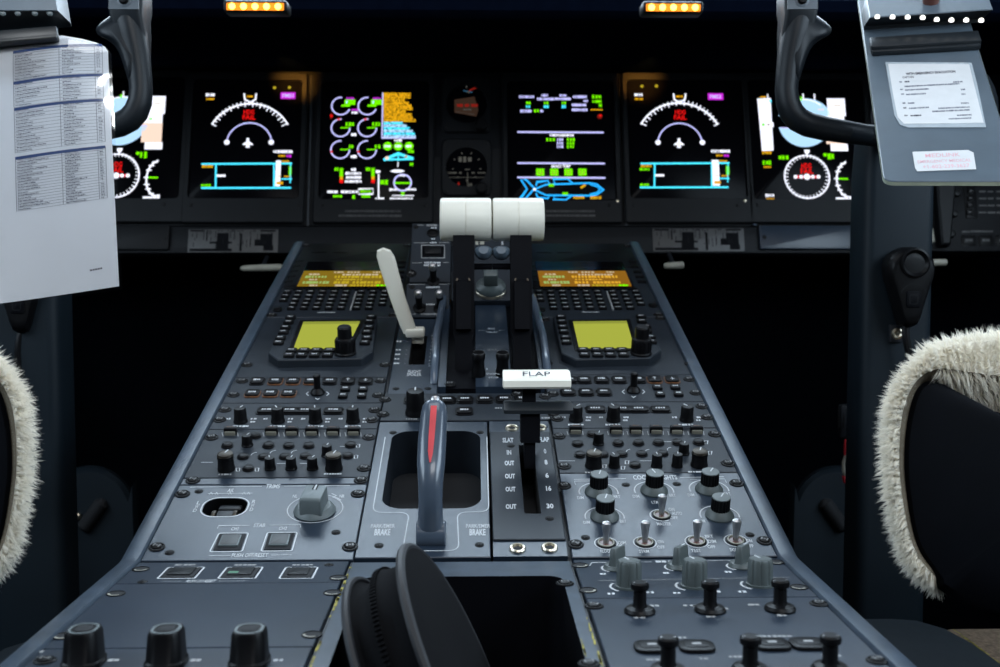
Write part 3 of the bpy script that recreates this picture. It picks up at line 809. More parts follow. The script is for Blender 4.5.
for t, x, y in (('ON', 671.5, 509.6), ('AUTO', 677, 513.6), ('OFF', 674, 518), ('MASTER', 664, 524.2), ('DIM', 622, 543), ('FLOOD', 606.5, 551.4), ('ON', 660.5, 542), ('OFF', 661, 547.4), ('STRM', 644, 551.6), ('BRT', 709, 536.6), ('DIM', 712, 541.6), ('OFF', 711.5, 547), ('TEST', 696, 550.8), ('ON', 749, 541), ('OFF', 749.6, 546.2), ('DOME', 735, 550)):
    T.txt(t, x, y, 2.5, wpx=2.1*len(t)+1.6)
T.scr([(564, 486), (736.6, 483.4), (575.7, 544.6), (764.5, 541)]); T.scr([(625.8, 484.8), (676.8, 484), (585.4, 537.6), (750, 534.8)], sscrew)
T.done()
# ================================================================ CENTRE COLUMN
# ---- raised panel ahead of the spoiler lever
hA = SLP.world(0, vC(318.5), 0.0)
TE = R(46)
STP = Plane((0, hA.y, hA.z), (1, 0, 0), (0, math.cos(TE), math.sin(TE)))
sy = lambda py, px=430: STP.hit(px, py)[1]
ul, ur = STP.hit(408, 300)[0], STP.hit(451, 270)[0]
T = Panel('autobrake_panel', STP, ul, ur, sy(282.5), sy(223), 'small upright blue grey panel with one black square button, left behind the throttle levers', 'control panel', m='paintd', thick=0.012)
T.scr([(411.5, 273.6)]); T.scr([(416, 227)], sscrew)
b = MB(); x, y = T.xy(433, 233.4)
b.lathe([(0.0075, 0), (0.0075, 0.001), (0.0055, 0.002), (0.005, -0.001), (0.0001, -0.0012)], M['blk'], seg=20); T.part('test_jack', b, (x, y, 0.0005))
X, Y = T.xy(433, 251.6); k, g = T.sc(433, 251)
b = MB(); b.rp(0, 0, 21*k, 10.5*k/g, 0.0012, 0, 0.0012, M['blk2'], 0.0003); b.rp(0, 0, 16.5*k, 7.6*k/g, 0.001, 0.0012, 0.004, M['bezel'], 0.0008); T.part('push_button', b, (X, Y, 0))
T.ln([(421.5, 245.4), (444.5, 245.2), (444.5, 258), (421.5, 258)], 0.8, 'legd', True)
T.ln([(416, 225.4), (424, 225.2)], 0.7, 'legd'); T.word(432, 225.4, 11, 1.7, 'legd'); T.word(434, 228, 6, 1.5); T.word(433.5, 239, 4, 1.4)
T.ln([(414, 243), (428, 242.8)], 0.7, 'legd'); T.word(433.5, 242.8, 7, 1.5); T.ln([(439, 242.7), (449, 242.6)], 0.7, 'legd')
T.ln([(412, 263), (422, 262.8)], 0.7, 'legd'); T.word(432.5, 262.8, 16, 1.7); T.word(432.5, 265.4, 17, 1.7); T.ln([(443, 262.7), (449, 262.6)], 0.7, 'legd')
def bat():
    def f():
        b = MB()
        b.lathe([(0.0078, 0), (0.0078, 0.0016), (0.0060, 0.0024), (0.0046, 0.0030), (0.0038, 0.006), (0.0042, 0.020), (0.0046, 0.023)], M['blk'], seg=18)
        b.lathe([(0.0046, 0.0228), (0.0052, 0.0250), (0.0050, 0.0280), (0.0030, 0.0305), (1e-5, 0.031)], M['steel'], seg=18)
        return b
    return cached(('locking_toggle',), f)
T.at('locking_toggle', bat(), 433.4, 281.6); T.done()
T = Panel('engine_start_panel', STP, ul-0.003, ur-0.001, sy(317.5), sy(283.2), 'small upright panel with a pair of round headed toggles, under the square button panel', 'control panel', m='paintd', thick=0.012)
for p in ((419.4, 308.5), (440, 308.5)): T.at('locking_toggle', bat(), *p)
T.ln([(409, 284.6), (425, 284.5)], 0.7, 'legd'); T.word(430, 287.4, 8, 1.8); T.word(437, 287.2, 6, 1.8); T.ln([(439, 284.3), (450, 284.2)], 0.7, 'legd')
T.word(431, 304.5, 9, 1.6); T.ln([(410, 314.2), (416, 314.1)], 0.7, 'legd'); T.word(431, 314.2, 20, 1.6, 'legd'); T.scr([(412, 287)], sscrew)
T.done()
# blank bulkhead behind the throttles
T = Panel('throttle_back_panel', STP, ur+0.001, 0.0814, sy(301, 490), sy(236, 490), 'blank blue grey panel standing behind the two throttle levers', 'blank panel', m='paintd', thick=0.012)
b = MB(); x, y = T.xy(490.5, 291)
b.lathe([(0.0185, 0), (0.0185, 0.004), (0.0165, 0.006), (0.0001, 0.006)], M['brass'], seg=28, sy=0.8)
b.lathe([(0.0185, 0.0055), (0.0180, 0.010), (0.0140, 0.014), (0.0110, 0.016), (0.0001, 0.016)], M['grey2'], seg=28, sy=0.8)
b.bbox((-0.0085, -0.007, 0.012), (0.0085, 0.009, 0.034), M['grey2'], 0.002)
T.part('friction_knob', b, (x, y, 0), label='grey square topped knob on a gold collar')
b = MB(); x0, y0 = T.xy(502, 262); x1, y1 = T.xy(501, 243)
b.tube([(x0, y0, 0.012), (x0, y0, 0.03), (x1, y1, 0.04)], 0.0018, M['steel'], 8); T.part('pull_rod', b)
T.word(480, 243, 9, 4, 'cream'); T.done()

# ---- spoiler lever
UP0, UP1 = -0.0775, -0.0266
def sp_holes(s):
    a = s.xy(411, 345); e = s.xy(426.5, 345); t = s.xy(420, 336)[1]; o = s.xy(417, 364.6)[1]
    return [rrect((a[0]+e[0])/2, (t+o)/2, abs(e[0]-a[0]), t-o, 0.0012)]
T = Panel('flight_spoiler_panel', SLP, UP0, UP1, vC(394), vC(318.8), 'narrow grey panel holding the long white spoiler lever, left of the throttles', 'lever panel', holes=sp_holes, hz=-0.03)
for i, y in enumerate((341.5, 350, 354.5, 359, 363.5)):
    T.word(399.5-i*0.7, y, 6, 1.5); T.ln([(406.5-i*.6, y), (408-i*.6, y)], 0.5)
for i in range(8): T.ln([(433-i*.45, 339+i*3.6), (431.5-i*.45, 339+i*3.6)], 1.0 if i % 3 else 1.8)
T.ln([(431.5, 335.8), (436.5, 335.6)], 2.2); T.ln([(428.5, 366.2), (432, 366)], 1.4)
T.txt('FLIGHT', 414.6, 371.8, 2.3, wpx=13); T.txt('SPOILER', 414, 374.8, 2.3, wpx=14.5)
T.scr([(396, 388.8), (428, 388.6)], sscrew); T.scr([(441, 383.5)], sscrew) if False else None
# lever: paddle, shank, foot
W2 = T.o.matrix_world.copy(); W2.translation = SLP.world(T.u0, T.v0); inv = (Matrix.Translation(SLP.world(T.u0, T.v0)) @ SLP.rot().to_4x4()).inverted()
def ribbon(path, th, m, seg=8):
    """a flat bar through points with half widths, rounded across"""
    b = MB(); loops = []
    for (p, hw, ht) in path:
        p = Vector(p); loops.append([p+Vector((math.copysign(abs(math.cos(a))**0.6, math.cos(a))*hw, 0, 0))+Vector((0, math.copysign(abs(math.sin(a))**0.6, math.sin(a))*ht, 0)) for a in [2*PI*i/16 for i in range(16)]])
    b.loft(loops, m); return b
dL = 1.233
pts = [((383.3, 248.2), 0.1, 6.5), ((383.8, 250.5), 6.6, 7), ((385.6, 256.5), 8.8, 7), ((388.8, 268), 8.8, 7), ((397.8, 298), 7.8, 7), ((407, 324), 7.6, 7), ((410.5, 333), 7.0, 7)]
path = []
for i, ((px, py), hw, ht) in enumerate(pts):
    path.append((inv @ pt(px, py, dL+0.02*(py-333)/84.), hw*1.1*dL/F*0.92, ht*0.001*0.55))
ld = ribbon(path, 0, M['white'])
lev = T.part('lever', ld, label='long white spoiler lever')
b = MB(); q0 = inv @ pt(411, 331.5, dL); q1 = inv @ pt(421.5, 335.5, dL-0.006)
b.bbox((q0.x-0.006, q0.y-0.006, q0.z-0.006), (q1.x+0.0035, q0.y+0.008, q0.z+0.004), M['white'], 0.0025)
ys = T.xy(418, 337.5)[1]; b.bbox((q1.x-0.0115, ys-0.0055, -0.006), (q1.x+0.002, ys-0.0005, q0.z), M['white'], 0.0015)
T.part('lever_foot', b, parent=lev)
T.done()

# ---- throttle quadrant
VQ1, VQ0 = vC(300), vC(391)
Q = Thing('throttle_quadrant', SLP, 0, vC(345), 'black throttle quadrant between the spoiler panel and the right cursor panel', 'throttle quadrant')
qy = lambda py, off=0: SLP.hit(490, py, off)[1]-Q.v0
def profile(h):
    y0, y1 = qy(389), qy(300); n = 12
    return [(y0+(y1-y0)*i/n, h*math.sin(PI*(0.08+0.80*i/n))) for i in range(n+1)]
def strip(b, u0, u1, h, m):
    pr = profile(h)
    b.loft([[(u0, y, z) for y, z in pr]+[(u0, pr[-1][0], -0.03), (u0, pr[0][0], -0.03)], [(u1, y, z) for y, z in pr]+[(u1, pr[-1][0], -0.03), (u1, pr[0][0], -0.03)]], m)
LU, RU = -0.0012, 0.0600
b = MB()
strip(b, -0.0266, -0.0190, 0.010, M['paint']); strip(b, LU+0.0125, RU-0.0125, 0.010, M['paint']); strip(b, 0.0770, 0.0812, 0.010, M['paint'])
Q.part('body', b)
b = MB(); strip(b, -0.0190, LU+0.0125, 0.002, M['blk2']); strip(b, RU-0.0125, 0.0770, 0.002, M['blk2']); Q.part('slot', b)
b = MB(); cu = (LU+RU)/2
def qz(py): 
    y = qy(py); y0, y1 = qy(389), qy(300); return 0.010*math.sin(PI*(0.08+0.80*(y-y0)/(y1-y0)))+0.0006
for t, py, s in (('MAX', 329, 2.4), ('THRUST', 332.5, 2.4)):
    b.text(t, cu, qy(py, qz(py)), 0.0042, qz(py)+0.0004, M['leg'], w=0.0075 if t == 'MAX' else 0.0125, bold=0.01)
b.line([(cu-0.0145, qy(331, .01)), (cu-0.008, qy(331, .01))], 0.0006, qz(331)+0.0005, M['leg']); b.line([(cu+0.008, qy(331, .01)), (cu+0.0145, qy(331, .01))], 0.0006, qz(331)+0.0005, M['leg'])
b.text('IDLE', cu, qy(351, .009), 0.004, qz(351)+0.0006, M['legd'], w=0.010)
Q.part('legend', b)
for u, s in ((-0.0262, -1), (0.0800, 1)):
    b = MB(); path = [(u+s*0.001, qy(306), 0.004), (u+s*0.0008, qy(308), 0.014), (u+s*0.001, qy(318), 0.0185), (u+s*0.0025, qy(330), 0.0185), (u+s*0.005, qy(350), 0.0165), (u+s*0.005, qy(368), 0.0125), (u+s*0.005, qy(380), 0.006), (u+s*0.005, qy(383), -0.002)]
    b.tube(path, 0.0042, M['bluegrey'], 10); Q.part('guard_rail', b)
for u, px in ((-0.0266+0.012, 450),): Q.part('screw', dzus(), (-0.0150, qy(386), 0.002))
# fuel/stop pair between the levers' feet
for px in (478.6, 502.4):
    b = MB(); u = SLP.hit(px, 379)[0]; y = qy(379)
    b.lathe([(0.0072, 0), (0.0072, 0.006), (0.0062, 0.010), (0.0060, 0.018), (0.0068, 0.0195), (0.0070, 0.024), (0.0055, 0.0265), (1e-5, 0.027)], M['blk'], seg=20)
    b.arc(0, 0.0, 0.0056, 0.0013, 20, 160, 0.0268, M['steel']); b.arc(0, 0.0, 0.0062, 0.0009, 200, 340, 0.0265, M['scrs'])
    Q.part('engine_stop_knob', b, (u, y, 0.003))
b = MB(); b.text('1  2', cu, qy(372, .006), 0.005, 0.0094, M['leg'], w=0.014); b.text('ENGINE', cu, qy(376, .006), 0.004, 0.0085, M['leg'], w=0.014); b.text('STOP', cu, qy(379, .006), 0.004, 0.0076, M['leg'], w=0.010)
Q.part('engine_legend', b)
# levers
def throttle(u, uh, side):
    T = Thing('throttle_lever', SLP, u, vC(345), '%s throttle lever, black arm topped by a fat ivory roller grip' % side, 'throttle lever', 'throttle levers')
    inv = (Matrix.Translation(SLP.world(u, T.v0)) @ SLP.rot().to_4x4()).inverted()
    def lp(py, d): 
        q = inv @ pt(490, py, d); return Vector((0, q.y, q.z))
    hd = lp(219.5, 1.19); ft = lp(362, 1.165)
    ax = (hd-ft).normalized(); fw = Vector((1, 0, 0)).cross(ax) * -1   # towards the nose
    def sec(p, w, t0, t1): return [p+Vector((-w, 0, 0))-fw*t0, p+Vector((w, 0, 0))-fw*t0, p+Vector((w, 0, 0))+fw*t1, p+Vector((-w, 0, 0))+fw*t1]
    b = MB(); L = (hd-ft).length
    a = lambda t: ft+(hd-ft)*t
    b.loft([sec(a(-0.16), 0.0092, 0.013, 0.013), sec(a(0.16), 0.0092, 0.013, 0.013), sec(a(0.205), 0.0112, 0.014, 0.014), sec(a(0.80), 0.0114, 0.012, 0.012), sec(a(1.0), 0.0114, 0.010, 0.010)], M['blk2'])
    T.part('arm', b)
    b = MB()   # grip: a lying barrel
    r = 0.0232; hw = 0.0277; dx = uh-u
    prof = [(0.0001, -hw), (r-0.003, -hw), (r-0.0008, -hw+0.0007), (r, -hw+0.003), (r, -0.0004), (r-0.0006, -0.0003), (r-0.0006, 0.0003), (r, 0.0004), (r, hw-0.003), (r-0.0008, hw-0.0007), (r-0.003, hw), (0.0001, hw)]
    Mx = Matrix.Translation(hd+Vector((dx, 0, 0))) @ Matrix.Rotation(PI/2, 4, 'Y')
    b.lathe(prof, M['white'], seg=48, T=Mx); T.part('grip', b)
    b = MB()   # reverser trigger in front of the arm
    b.loft([sec(a(0.20)-fw*0.020, 0.0078, 0.006, 0.006), sec(a(0.52)-fw*0.020, 0.0078, 0.006, 0.006), sec(a(0.545)-fw*0.018, 0.006, 0.004, 0.006)], M['blk2'])
    for xx in (-0.0072, 0.0064): b.loft([sec(a(0.53)-fw*0.0205+Vector((xx, 0, 0)), 0.0010, 0.0055, 0.004), sec(a(0.55)-fw*0.0198+Vector((xx*0.9, 0, 0)), 0.0008, 0.0045, 0.004)], M['dmetal'])
    T.part('trigger', b)
    b = MB(); s = 1 if side == 'left' else -1
    c = a(0.765)+Vector((s*0.0212, 0, 0))
    lo = []
    for ty, k in ((0.005, 0.85), (0.0, 1.0), (-0.007, 0.95), (-0.012, 0.55)):
        lo.append([c+fw*ty*0+Vector((math.cos(2*PI*i/20)*0.0098*k, 0, 0))+ax*(math.sin(2*PI*i/20)*(0.0050 if math.sin(2*PI*i/20) > 0 else 0.0095)*k)-fw*(-ty+0.004) for i in range(20)])
    b.loft(lo, M['plate']); T.part('finger_rest', b)
    b = MB(); q_ = a(0.665); b.bbox((min(s*0.010, s*0.0305), q_.y-0.004, q_.z-0.0025), (max(s*0.010, s*0.0305), q_.y+0.004, q_.z+0.0025), M['blk2'], 0.0008); T.part('link', b)
throttle(LU, 0.0010, 'left'); throttle(RU, 0.0575, 'right')

# ---- centre button strip
T = Panel('status_button_strip', SLP, -0.0798, 0.0805, vC(420.4), vC(393), 'narrow strip of black push buttons crossing the pedestal behind the throttles', 'control panel', m='paintd')
for x, y in ((412.5, 401), (447, 400.8), (464.8, 400.6), (484.5, 400.4), (504, 400.2), (523, 400)):
    T.btn(x, y, 15.5, 5.8, 0.0028, 'blk', lm='leg')
T.btn(464.4, 412, 16, 5.8, 0.0028, 'blk', lm='leg'); T.word(499, 408.2, 8, 1.4, 'legd'); T.word(546, 418, 9, 1.6, 'legd'); T.word(412, 419.2, 12, 1.2, 'legd')
T.scr([(385, 399.8), (383, 414.5), (553.5, 413.2), (517, 394.7), (545, 396.6), (553, 394.2)])
T.kn(415.6, 386.6, 417.6, 9.2, 'plain', point=False) if False else T.kn(415.6, 386.6, 417.6, 9.2, 'plain')
T.done()

# ---- parking brake
def pb_holes(s):
    P = [s.xy(*p) for p in ((384, 504), (477.5, 503.2), (480.5, 435), (393, 435.6))]
    x0 = s.xy(383.5, 490)[0]; x1 = s.xy(481, 490)[0]; y0 = s.xy(430, 508.6)[1]; y1 = s.xy(430, 431)[1]
    return [rrect((x0+x1)/2, (y0+y1)/2, x1-x0, y1-y0, 0.017, 8)]
T = PBT = Panel('parking_brake', SLP, -0.0798, 0.0225, vC(557.6), vC(421.4), 'parking brake, blue grey handle with red stripe over a deep black recess', 'parking brake', holes=pb_holes, hz=-0.055, hm='edge2')
h = pb_holes(T)[0]
X0 = min(p[0] for p in h); X1 = max(p[0] for p in h); Y0 = min(p[1] for p in h); Y1 = max(p[1] for p in h)
xa, ya = T.xy(407, 547); xb, yb = T.xy(455, 547); e = 0.006
yt = T.xy(430, 437)[1]
T.b.line(ropen([(X0-e, yt), (X0-e, Y0-e), (xa-0.001, Y0-e), (xa-0.003, T.xy(430, 551)[1]), (xb+0.003, T.xy(430, 551)[1]), (xb+0.001, Y0-e), (X1+e, Y0-e), (X1+e, yt)], 0.009), 0.0008, 0.00022, M['leg'])
for x in (382.5, 477.5):
    T.txt('PARK/EMER', x+0.5, 526.2, 3.1, wpx=24.0, bold=0.012); T.txt('BRAKE', x, 532.4, 5.0, wpx=16, bold=0.03)
T.scr([(393, 432.6), (480, 432.4), (379, 545.6), (479.5, 544.8)], sscrew)
T.done()
inv = (Matrix.Translation(SLP.world(T.u0, T.v0)) @ SLP.rot().to_4x4()).inverted()
HB = Thing('parking_brake_handle', SLP, SLP.hit(431, 540)[0], vC(540), 'shiny blue grey brake handle with a red stripe standing over the black recess', 'brake handle')
hb = (Matrix.Translation(SLP.world(HB.u0, HB.v0)) @ SLP.rot().to_4x4()).inverted()
stn = [(537, 0.842, 431, 13.2, .012), (520, 0.837, 430.5, 12.8, .012), (500, 0.834, 430.5, 12.0, .0115), (482, 0.836, 430.6, 12.6, .0115), (465, 0.842, 431.0, 14.0, .0125), (440, 0.853, 432.2, 14.2, .0125), (415, 0.864, 434.0, 13.2, .0115), (407, 0.867, 434.4, 12.0, .0105), (402.8, 0.8685, 434.6, 9.0, .008), (401.6, 0.869, 434.7, 2.0, .002)]
P = [(hb @ pt(px, py, d), hw*d/F, t) for py, d, px, hw, t in stn]
b = MB(); loops = []
ax = (P[6][0]-P[1][0]).normalized(); bk = Vector((1, 0, 0)).cross(ax).normalized()
for p, w, t in P:
    loops.append([p+Vector((1, 0, 0))*math.copysign(abs(math.cos(q))**0.75, math.cos(q))*w+bk*math.copysign(abs(math.sin(q))**0.75, math.sin(q))*t for q in [2*PI*i/24 for i in range(24)]])
b.loft(loops, M['bluegrey']); grip = HB.part('handle', b)
b = MB(); st = []
for (py, px, d, hw) in ((466, 430.7, .8416, .7), (455, 431.2, .8464, 2.6), (440, 432.2, .853, 3.0), (425, 433.4, .8596, 3.1), (409.5, 434.4, .8662, 3.0)):
    k = d/F; c = hb @ pt(px, py, d); fr = -bk*0.0129 if (bk.dot(hb.to_3x3() @ cdir(0, 0, 1)) > 0) else bk*0.0129
    if py < 412: fr *= 0.90
    st.append((c+fr-Vector((hw*k, 0, 0)), c+fr*1.03, c+fr+Vector((hw*k, 0, 0))))
vs = [v for s in st for v in s]; fs = []
for i in range(len(st)-1):
    for j in range(2): fs.append([i*3+j, i*3+j+1, i*3+j+4, i*3+j+3])
b.add(vs, fs, M['red']); HB.part('red_stripe', b, parent=grip, label='red stripe')
b = MB(); c = hb @ pt(435.2, 402, .8687); b.lathe([(0.0042, -0.003), (0.0042, 0.002), (0.0034, 0.004), (1e-5, 0.0045)], M['steel'], seg=16, T=Matrix.Translation(c) @ ax.to_track_quat('Z', 'Y').to_matrix().to_4x4())
HB.part('release_button', b, parent=grip)
b = MB(); x0 = SLP.hit(416.5, 540)[0]-HB.u0; x1 = SLP.hit(446, 540)[0]-HB.u0
b.lathe([(0.0001, x0), (0.0095, x0), (0.0105, x0+0.001), (0.0105, x1-0.001), (0.0095, x1), (0.0001, x1)], M['bluegrey'], seg=28, T=Matrix.Translation((0, 0.002, 0.004)) @ Matrix.Rotation(PI/2, 4, 'Y'))
HB.part('pivot', b)

# ---- flap selector
def fl_holes(s):
    x0 = s.xy(521.5, 480)[0]; x1 = s.xy(537.5, 480)[0]; y0 = s.xy(532, 513.6)[1]; y1 = s.xy(529, 445)[1]
    return [rrect((x0+x1)/2, (y0+y1)/2, x1-x0, y1-y0, 0.001)]
T = FPT = Panel('flap_selector', SLP, 0.0235, 0.0798, vC(541.6), vC(433), 'flap selector with white T handle lever over a slotted panel of slat and flap numbers', 'flap selector', m='paintd', holes=fl_holes, hz=-0.035, n=0.0015, gap=0.0004)
for s, x, y, w in (('SLAT', 508, 440.4, 11), ('FLAP', 544, 439.6, 10.5), ('IN', 509, 452.6, 4.5), ('0', 545, 451.4, 2.6), ('OUT', 509.4, 463.3, 9.6), ('8', 546, 462.4, 3), ('OUT', 510, 476.4, 10), ('6', 547, 475.6, 3.4), ('OUT', 510.5, 489.4, 10), ('16', 548.6, 488.6, 5.2), ('OUT', 511, 506.8, 10.6), ('30', 550, 506.2, 7)):
    T.txt(s, x, y, 3.6, wpx=w, bold=0.035)
T.scr([(549.6, 518.4), (511, 445.8)], sscrew); T.done()
T2 = Panel('flap_base', SLP, 0.0233, 0.0800, vC(557.2), vC(421.2), 'grey backing plate with four brass washers showing around the flap panel', 'backing plate', thick=0.004, face='backing_plate')
T2.b = MB()
w_, h_ = T2.w/2-0.0006, T2.h/2-0.0006
ya, yb = vC(541.6)-T2.v0, vC(433)-T2.v0
T2.b.box((-w_, -h_, -0.005), (w_, ya-0.0002, 0), M['paint']); T2.b.box((-w_, yb+0.0002, -0.005), (w_, h_, 0), M['paint'])
T2.b.box((-w_, ya-0.0002, -0.005), (-w_+0.0008, yb+.0002, 0), M['paint']); T2.b.box((w_-0.0008, ya-0.0002, -0.005), (w_, yb+.0002, 0), M['paint'])
for p in ((512, 428.6), (540, 428.2), (517.5, 549), (549.5, 548.2)):
    x, y = T2.xy(*p); T2.part('washer', grommet(), (x, y, 0))
T2.done()
FL = Thing('flap_lever', SLP, SLP.hit(529.5, 450)[0], vC(450), 'black flap lever topped by a white T handle, standing in the flap slot', 'flap lever')
fl = (Matrix.Translation(SLP.world(FL.u0, FL.v0)) @ SLP.rot().to_4x4()).inverted()
FD = 0.965
fp = lambda px, py, d: fl @ pt(px, py, d)
upv = (fp(530, 380, FD)-fp(530, 450, FD)).normalized(); fwv = Vector((1, 0, 0)).cross(upv)*-1
def slab(b, py0, py1, x0, x1, t0, t1, m, d=FD, d2=None, bev=0.0):
    a = fp(x0, py0, d); c = fp(x1, py0, d); a2 = fp(x0, py1, d2 or d); c2 = fp(x1, py1, d2 or d)
    return b.loft([[a+fwv*t0, c+fwv*t0, c+fwv*t1, a+fwv*t1], [a2+fwv*t0, c2+fwv*t0, c2+fwv*t1, a2+fwv*t1]], m)
b = MB(); slab(b, 468, 440, 524, 535, -0.006, 0.012, M['blk2']); slab(b, 442, 410, 520.5, 539.5, -0.009, 0.014, M['blk2']); slab(b, 412, 384, 522.5, 535.5, -0.004, 0.010, M['blk2'])
stem = FL.part('lever', b)
b = MB()   # lift collar
c0 = fp(504.5, 414, FD); c1 = fp(572, 413, FD)
loops = []
for k, px in enumerate((503.5, 505, 515, 530, 545, 570.5, 572)):
    c = fp(px, 408.2, FD); e = 0.8 if k in (0, 6) else 1.0
    loops.append([c+upv*y*e+fwv*x for x, y in ((-0.013, -0.0042), (-0.0135, -0.001), (-0.006, 0.0055), (0.012, 0.0062), (0.014, 0.002), (0.010, -0.004))])
b.loft(loops, M['clip']); FL.part('lift_collar', b)
b = MB(); loops = []
for px, k in ((502.8, 0.86), (503.6, 1.0), (530, 1.0), (568.6, 1.0), (569.6, 0.86)):
    c = fp(px, 379 - (px-536)*0.006, FD)
    loops.append([c+upv*y*k+fwv*x for x, y in ((-0.0150, -0.0078), (-0.0165, -0.0062), (-0.0160, -0.0010), (-0.0040, 0.0074), (0.010, 0.0080), (0.014, 0.0066), (0.0145, -0.006), (0.012, -0.0080))])
b.loft(loops, M['white']); hd = FL.part('handle', b, label='white T handle')
b = MB(); c = fp(537, 371.6, FD)
ya = (fwv*0.0120+upv*0.0084).normalized(); za = Vector((1, 0, 0)).cross(ya)
Tm = Matrix((Vector((1, 0, 0)), ya, za)).transposed().to_4x4(); Tm.translation = fp(536, 379, FD)+upv*0.0046-fwv*0.0080 + za*0.0003
b.text('FLAP', 0, 0, 0.0062, 0.0002, M['ink'], Tm, w=0.0240, bold=0.005); FL.part('legend', b, parent=hd)
def absorb(A, B):
    for ch in list(B.o.children):
        ch.parent = A.o; ch.location = ch.location + Vector((B.u0-A.u0, B.v0-A.v0, B.n-A.n))
    bpy.data.objects.remove(B.o)
absorb(PBT, HB); absorb(FPT, FL); absorb(FPT, T2)
# ================================================================ AFT PEDESTAL
CT = 0.0815                                                        # half width of the tray frame at this level
ua = lambda px, py: AFT.hit(px, py)[0]
T = Panel('service_call_panel', AFT, -UI, -CT-0.001, vLa(583), -0.001, 'strip with three black oblong call buttons outlined in white, behind the trim panel', 'control panel', gap=0.0003)
for x, w in ((180, 40), (239.5, 40), (297.5, 36)):
    P = [T.xy(x-w/2+8, 567.6), T.xy(x+w/2+4, 567.6), T.xy(x+w/2-5, 578.6), T.xy(x-w/2-2, 578.6)]
    X0 = (P[0][0]+P[3][0])/2; X1 = (P[1][0]+P[2][0])/2; cy = (P[0][1]+P[2][1])/2; hh = P[0][1]-P[2][1]; cx = (X0+X1)/2; ww = X1-X0
    T.b.line(rrect(cx, cy, ww, hh, 0.0015), 0.0012, 0.00025, M['leg'], closed=True)
    b = MB(); b.rp(0, 0, ww-0.0030, hh-0.003, 0.001, 0, 0.0007, M['hole'], 0.0002); b.rp(0, 0.001, ww-0.009, hh-0.010, 0.001, 0.0007, 0.0016, M['bezel'], 0.0004)
    if abs(x-239.5) < 1: b.quad(-0.008, -0.006, -0.001, -0.001, 0.0018, E['teal'])
    T.part('push_button', b, (cx, cy, 0), label='call button with a small pale green mark' if abs(x-239.5) < 1 else None)
    T.word(x+6, 565.2, 22, 1.5, 'legd')
T.txt('PUSH TO RESET', 201, 581.4, 2.0, wpx=29, shear=0.2); T.ln([(160, 581.6), (183, 581.5)], 0.6); T.ln([(219, 581.3), (248, 581.1)], 0.6)
T.scr([(141, 569.4), (338, 578)], recess); T.scr([(142.5, 582.0), (329, 565)], sscrew); T.done()
vb = AFT.hit(200, 647.5)[1]
T = Panel('blank_cover_plate', AFT, -UI, -CT-0.001, vb, vLa(583)-0.0002, 'plain blue grey cover plate in front of three big black knobs', 'blank panel', gap=0.0002)
T.scr([(116, 594), (332.5, 593), (63, 636.5), (312, 635)], recess); T.done()
T = Panel('reading_light_panel', AFT, -UI, -CT-0.001, -0.36, vb-0.0002, 'panel at the lower left carrying three big black flat sided knobs', 'control panel')
def pointer():
    def f():
        b = MB(); lo = []
        S8 = 0.84
        for z, w, d, y in ((0, 0.0128, 0.0140, 0), (0.003, 0.0128, 0.0140, 0), (0.004, 0.0118, 0.0130, 0), (0.0175, 0.0106, 0.0118, 0.001), (0.0195, 0.0096, 0.0108, 0.001)):
            lo.append([(x, yy, z) for x, yy in rrect(0, y, 2*w*S8, 2*d*0.9, min(w, d)*0.62, 6)])
        b.loft(lo, M['blk'])
        rr = rrect(0, 0.001, 0.0140, 0.0160, 0.0060, 6)
        b.line(rr, 0.0014, 0.0197, M['grey'], closed=True)
        b.rp(0.000, 0.001, 0.009, 0.010, 0.003, 0.0192, 0.0198, M['hole'], 0.0002)
        return b
    return cached(('pointer_knob',), f)
for x in (83, 165.5, 248.5):
    X, Y = T.xy(x+1, 664); T.part('knob', pointer(), (X, Y, 0))
    T.word(x+31, 660.5, 12, 2.4)
T.word(35, 652, 20, 2, 'legd'); T.scr([(45, 661)]); T.done()
# right hand side
v1 = vRa(597.6)
T = Panel('dimmer_panel', AFT, CT+0.001, UI, v1, -0.001, 'strip with two rows of grey dimmer knobs in front of the toggle switches panel', 'control panel', gap=0.0003)
T.ln([(589.6, 566), (592, 562.8), (652, 562)], 1.0); T.word(665, 561.8, 19, 2); T.ln([(678, 561.6), (757, 560)], 1.0)
T.ln([(598, 581), (790, 577.5)], 0.9, 'legd')
for x, yb in ((617.5, 571.6), (680.5, 570.6), (742.5, 569.6)):
    X, Y = T.xy(x, yb-3)
    T.part('knob', knob(0.0088, 0.0160, 'bar', 'grey2'), (X, Y, 0), (0, 0, R(-38)))
    T.ring(x-1, yb-3, 14.5, 120, 235, 2.0); T.word(x-14, yb+2.6, 7, 1.6); T.word(x+15, yb+1.6, 6, 1.6)
for x, yb in ((629, 592), (694.6, 591.2), (760, 590)):
    X, Y = T.xy(x, yb-5)
    T.part('knob', knob(0.0086, 0.0185, 'flute', 'grey2'), (X, Y, 0), (0, 0, R(20)))
    T.ring(x, yb-5, 18.5, 140, 230, 2.2); T.word(x-17, yb+2, 9, 1.8); T.word(x+22, yb+0.6, 9, 1.8)
T.scr([(580, 565.6), (588, 590.6), (776, 562.4), (799, 587.4)], recess); T.done()
T = Panel('pull_toggle_panel', AFT, CT+0.001, UI, -0.36, v1-0.0003, 'panel at the lower right with two rows of black guarded pull toggles', 'control panel')
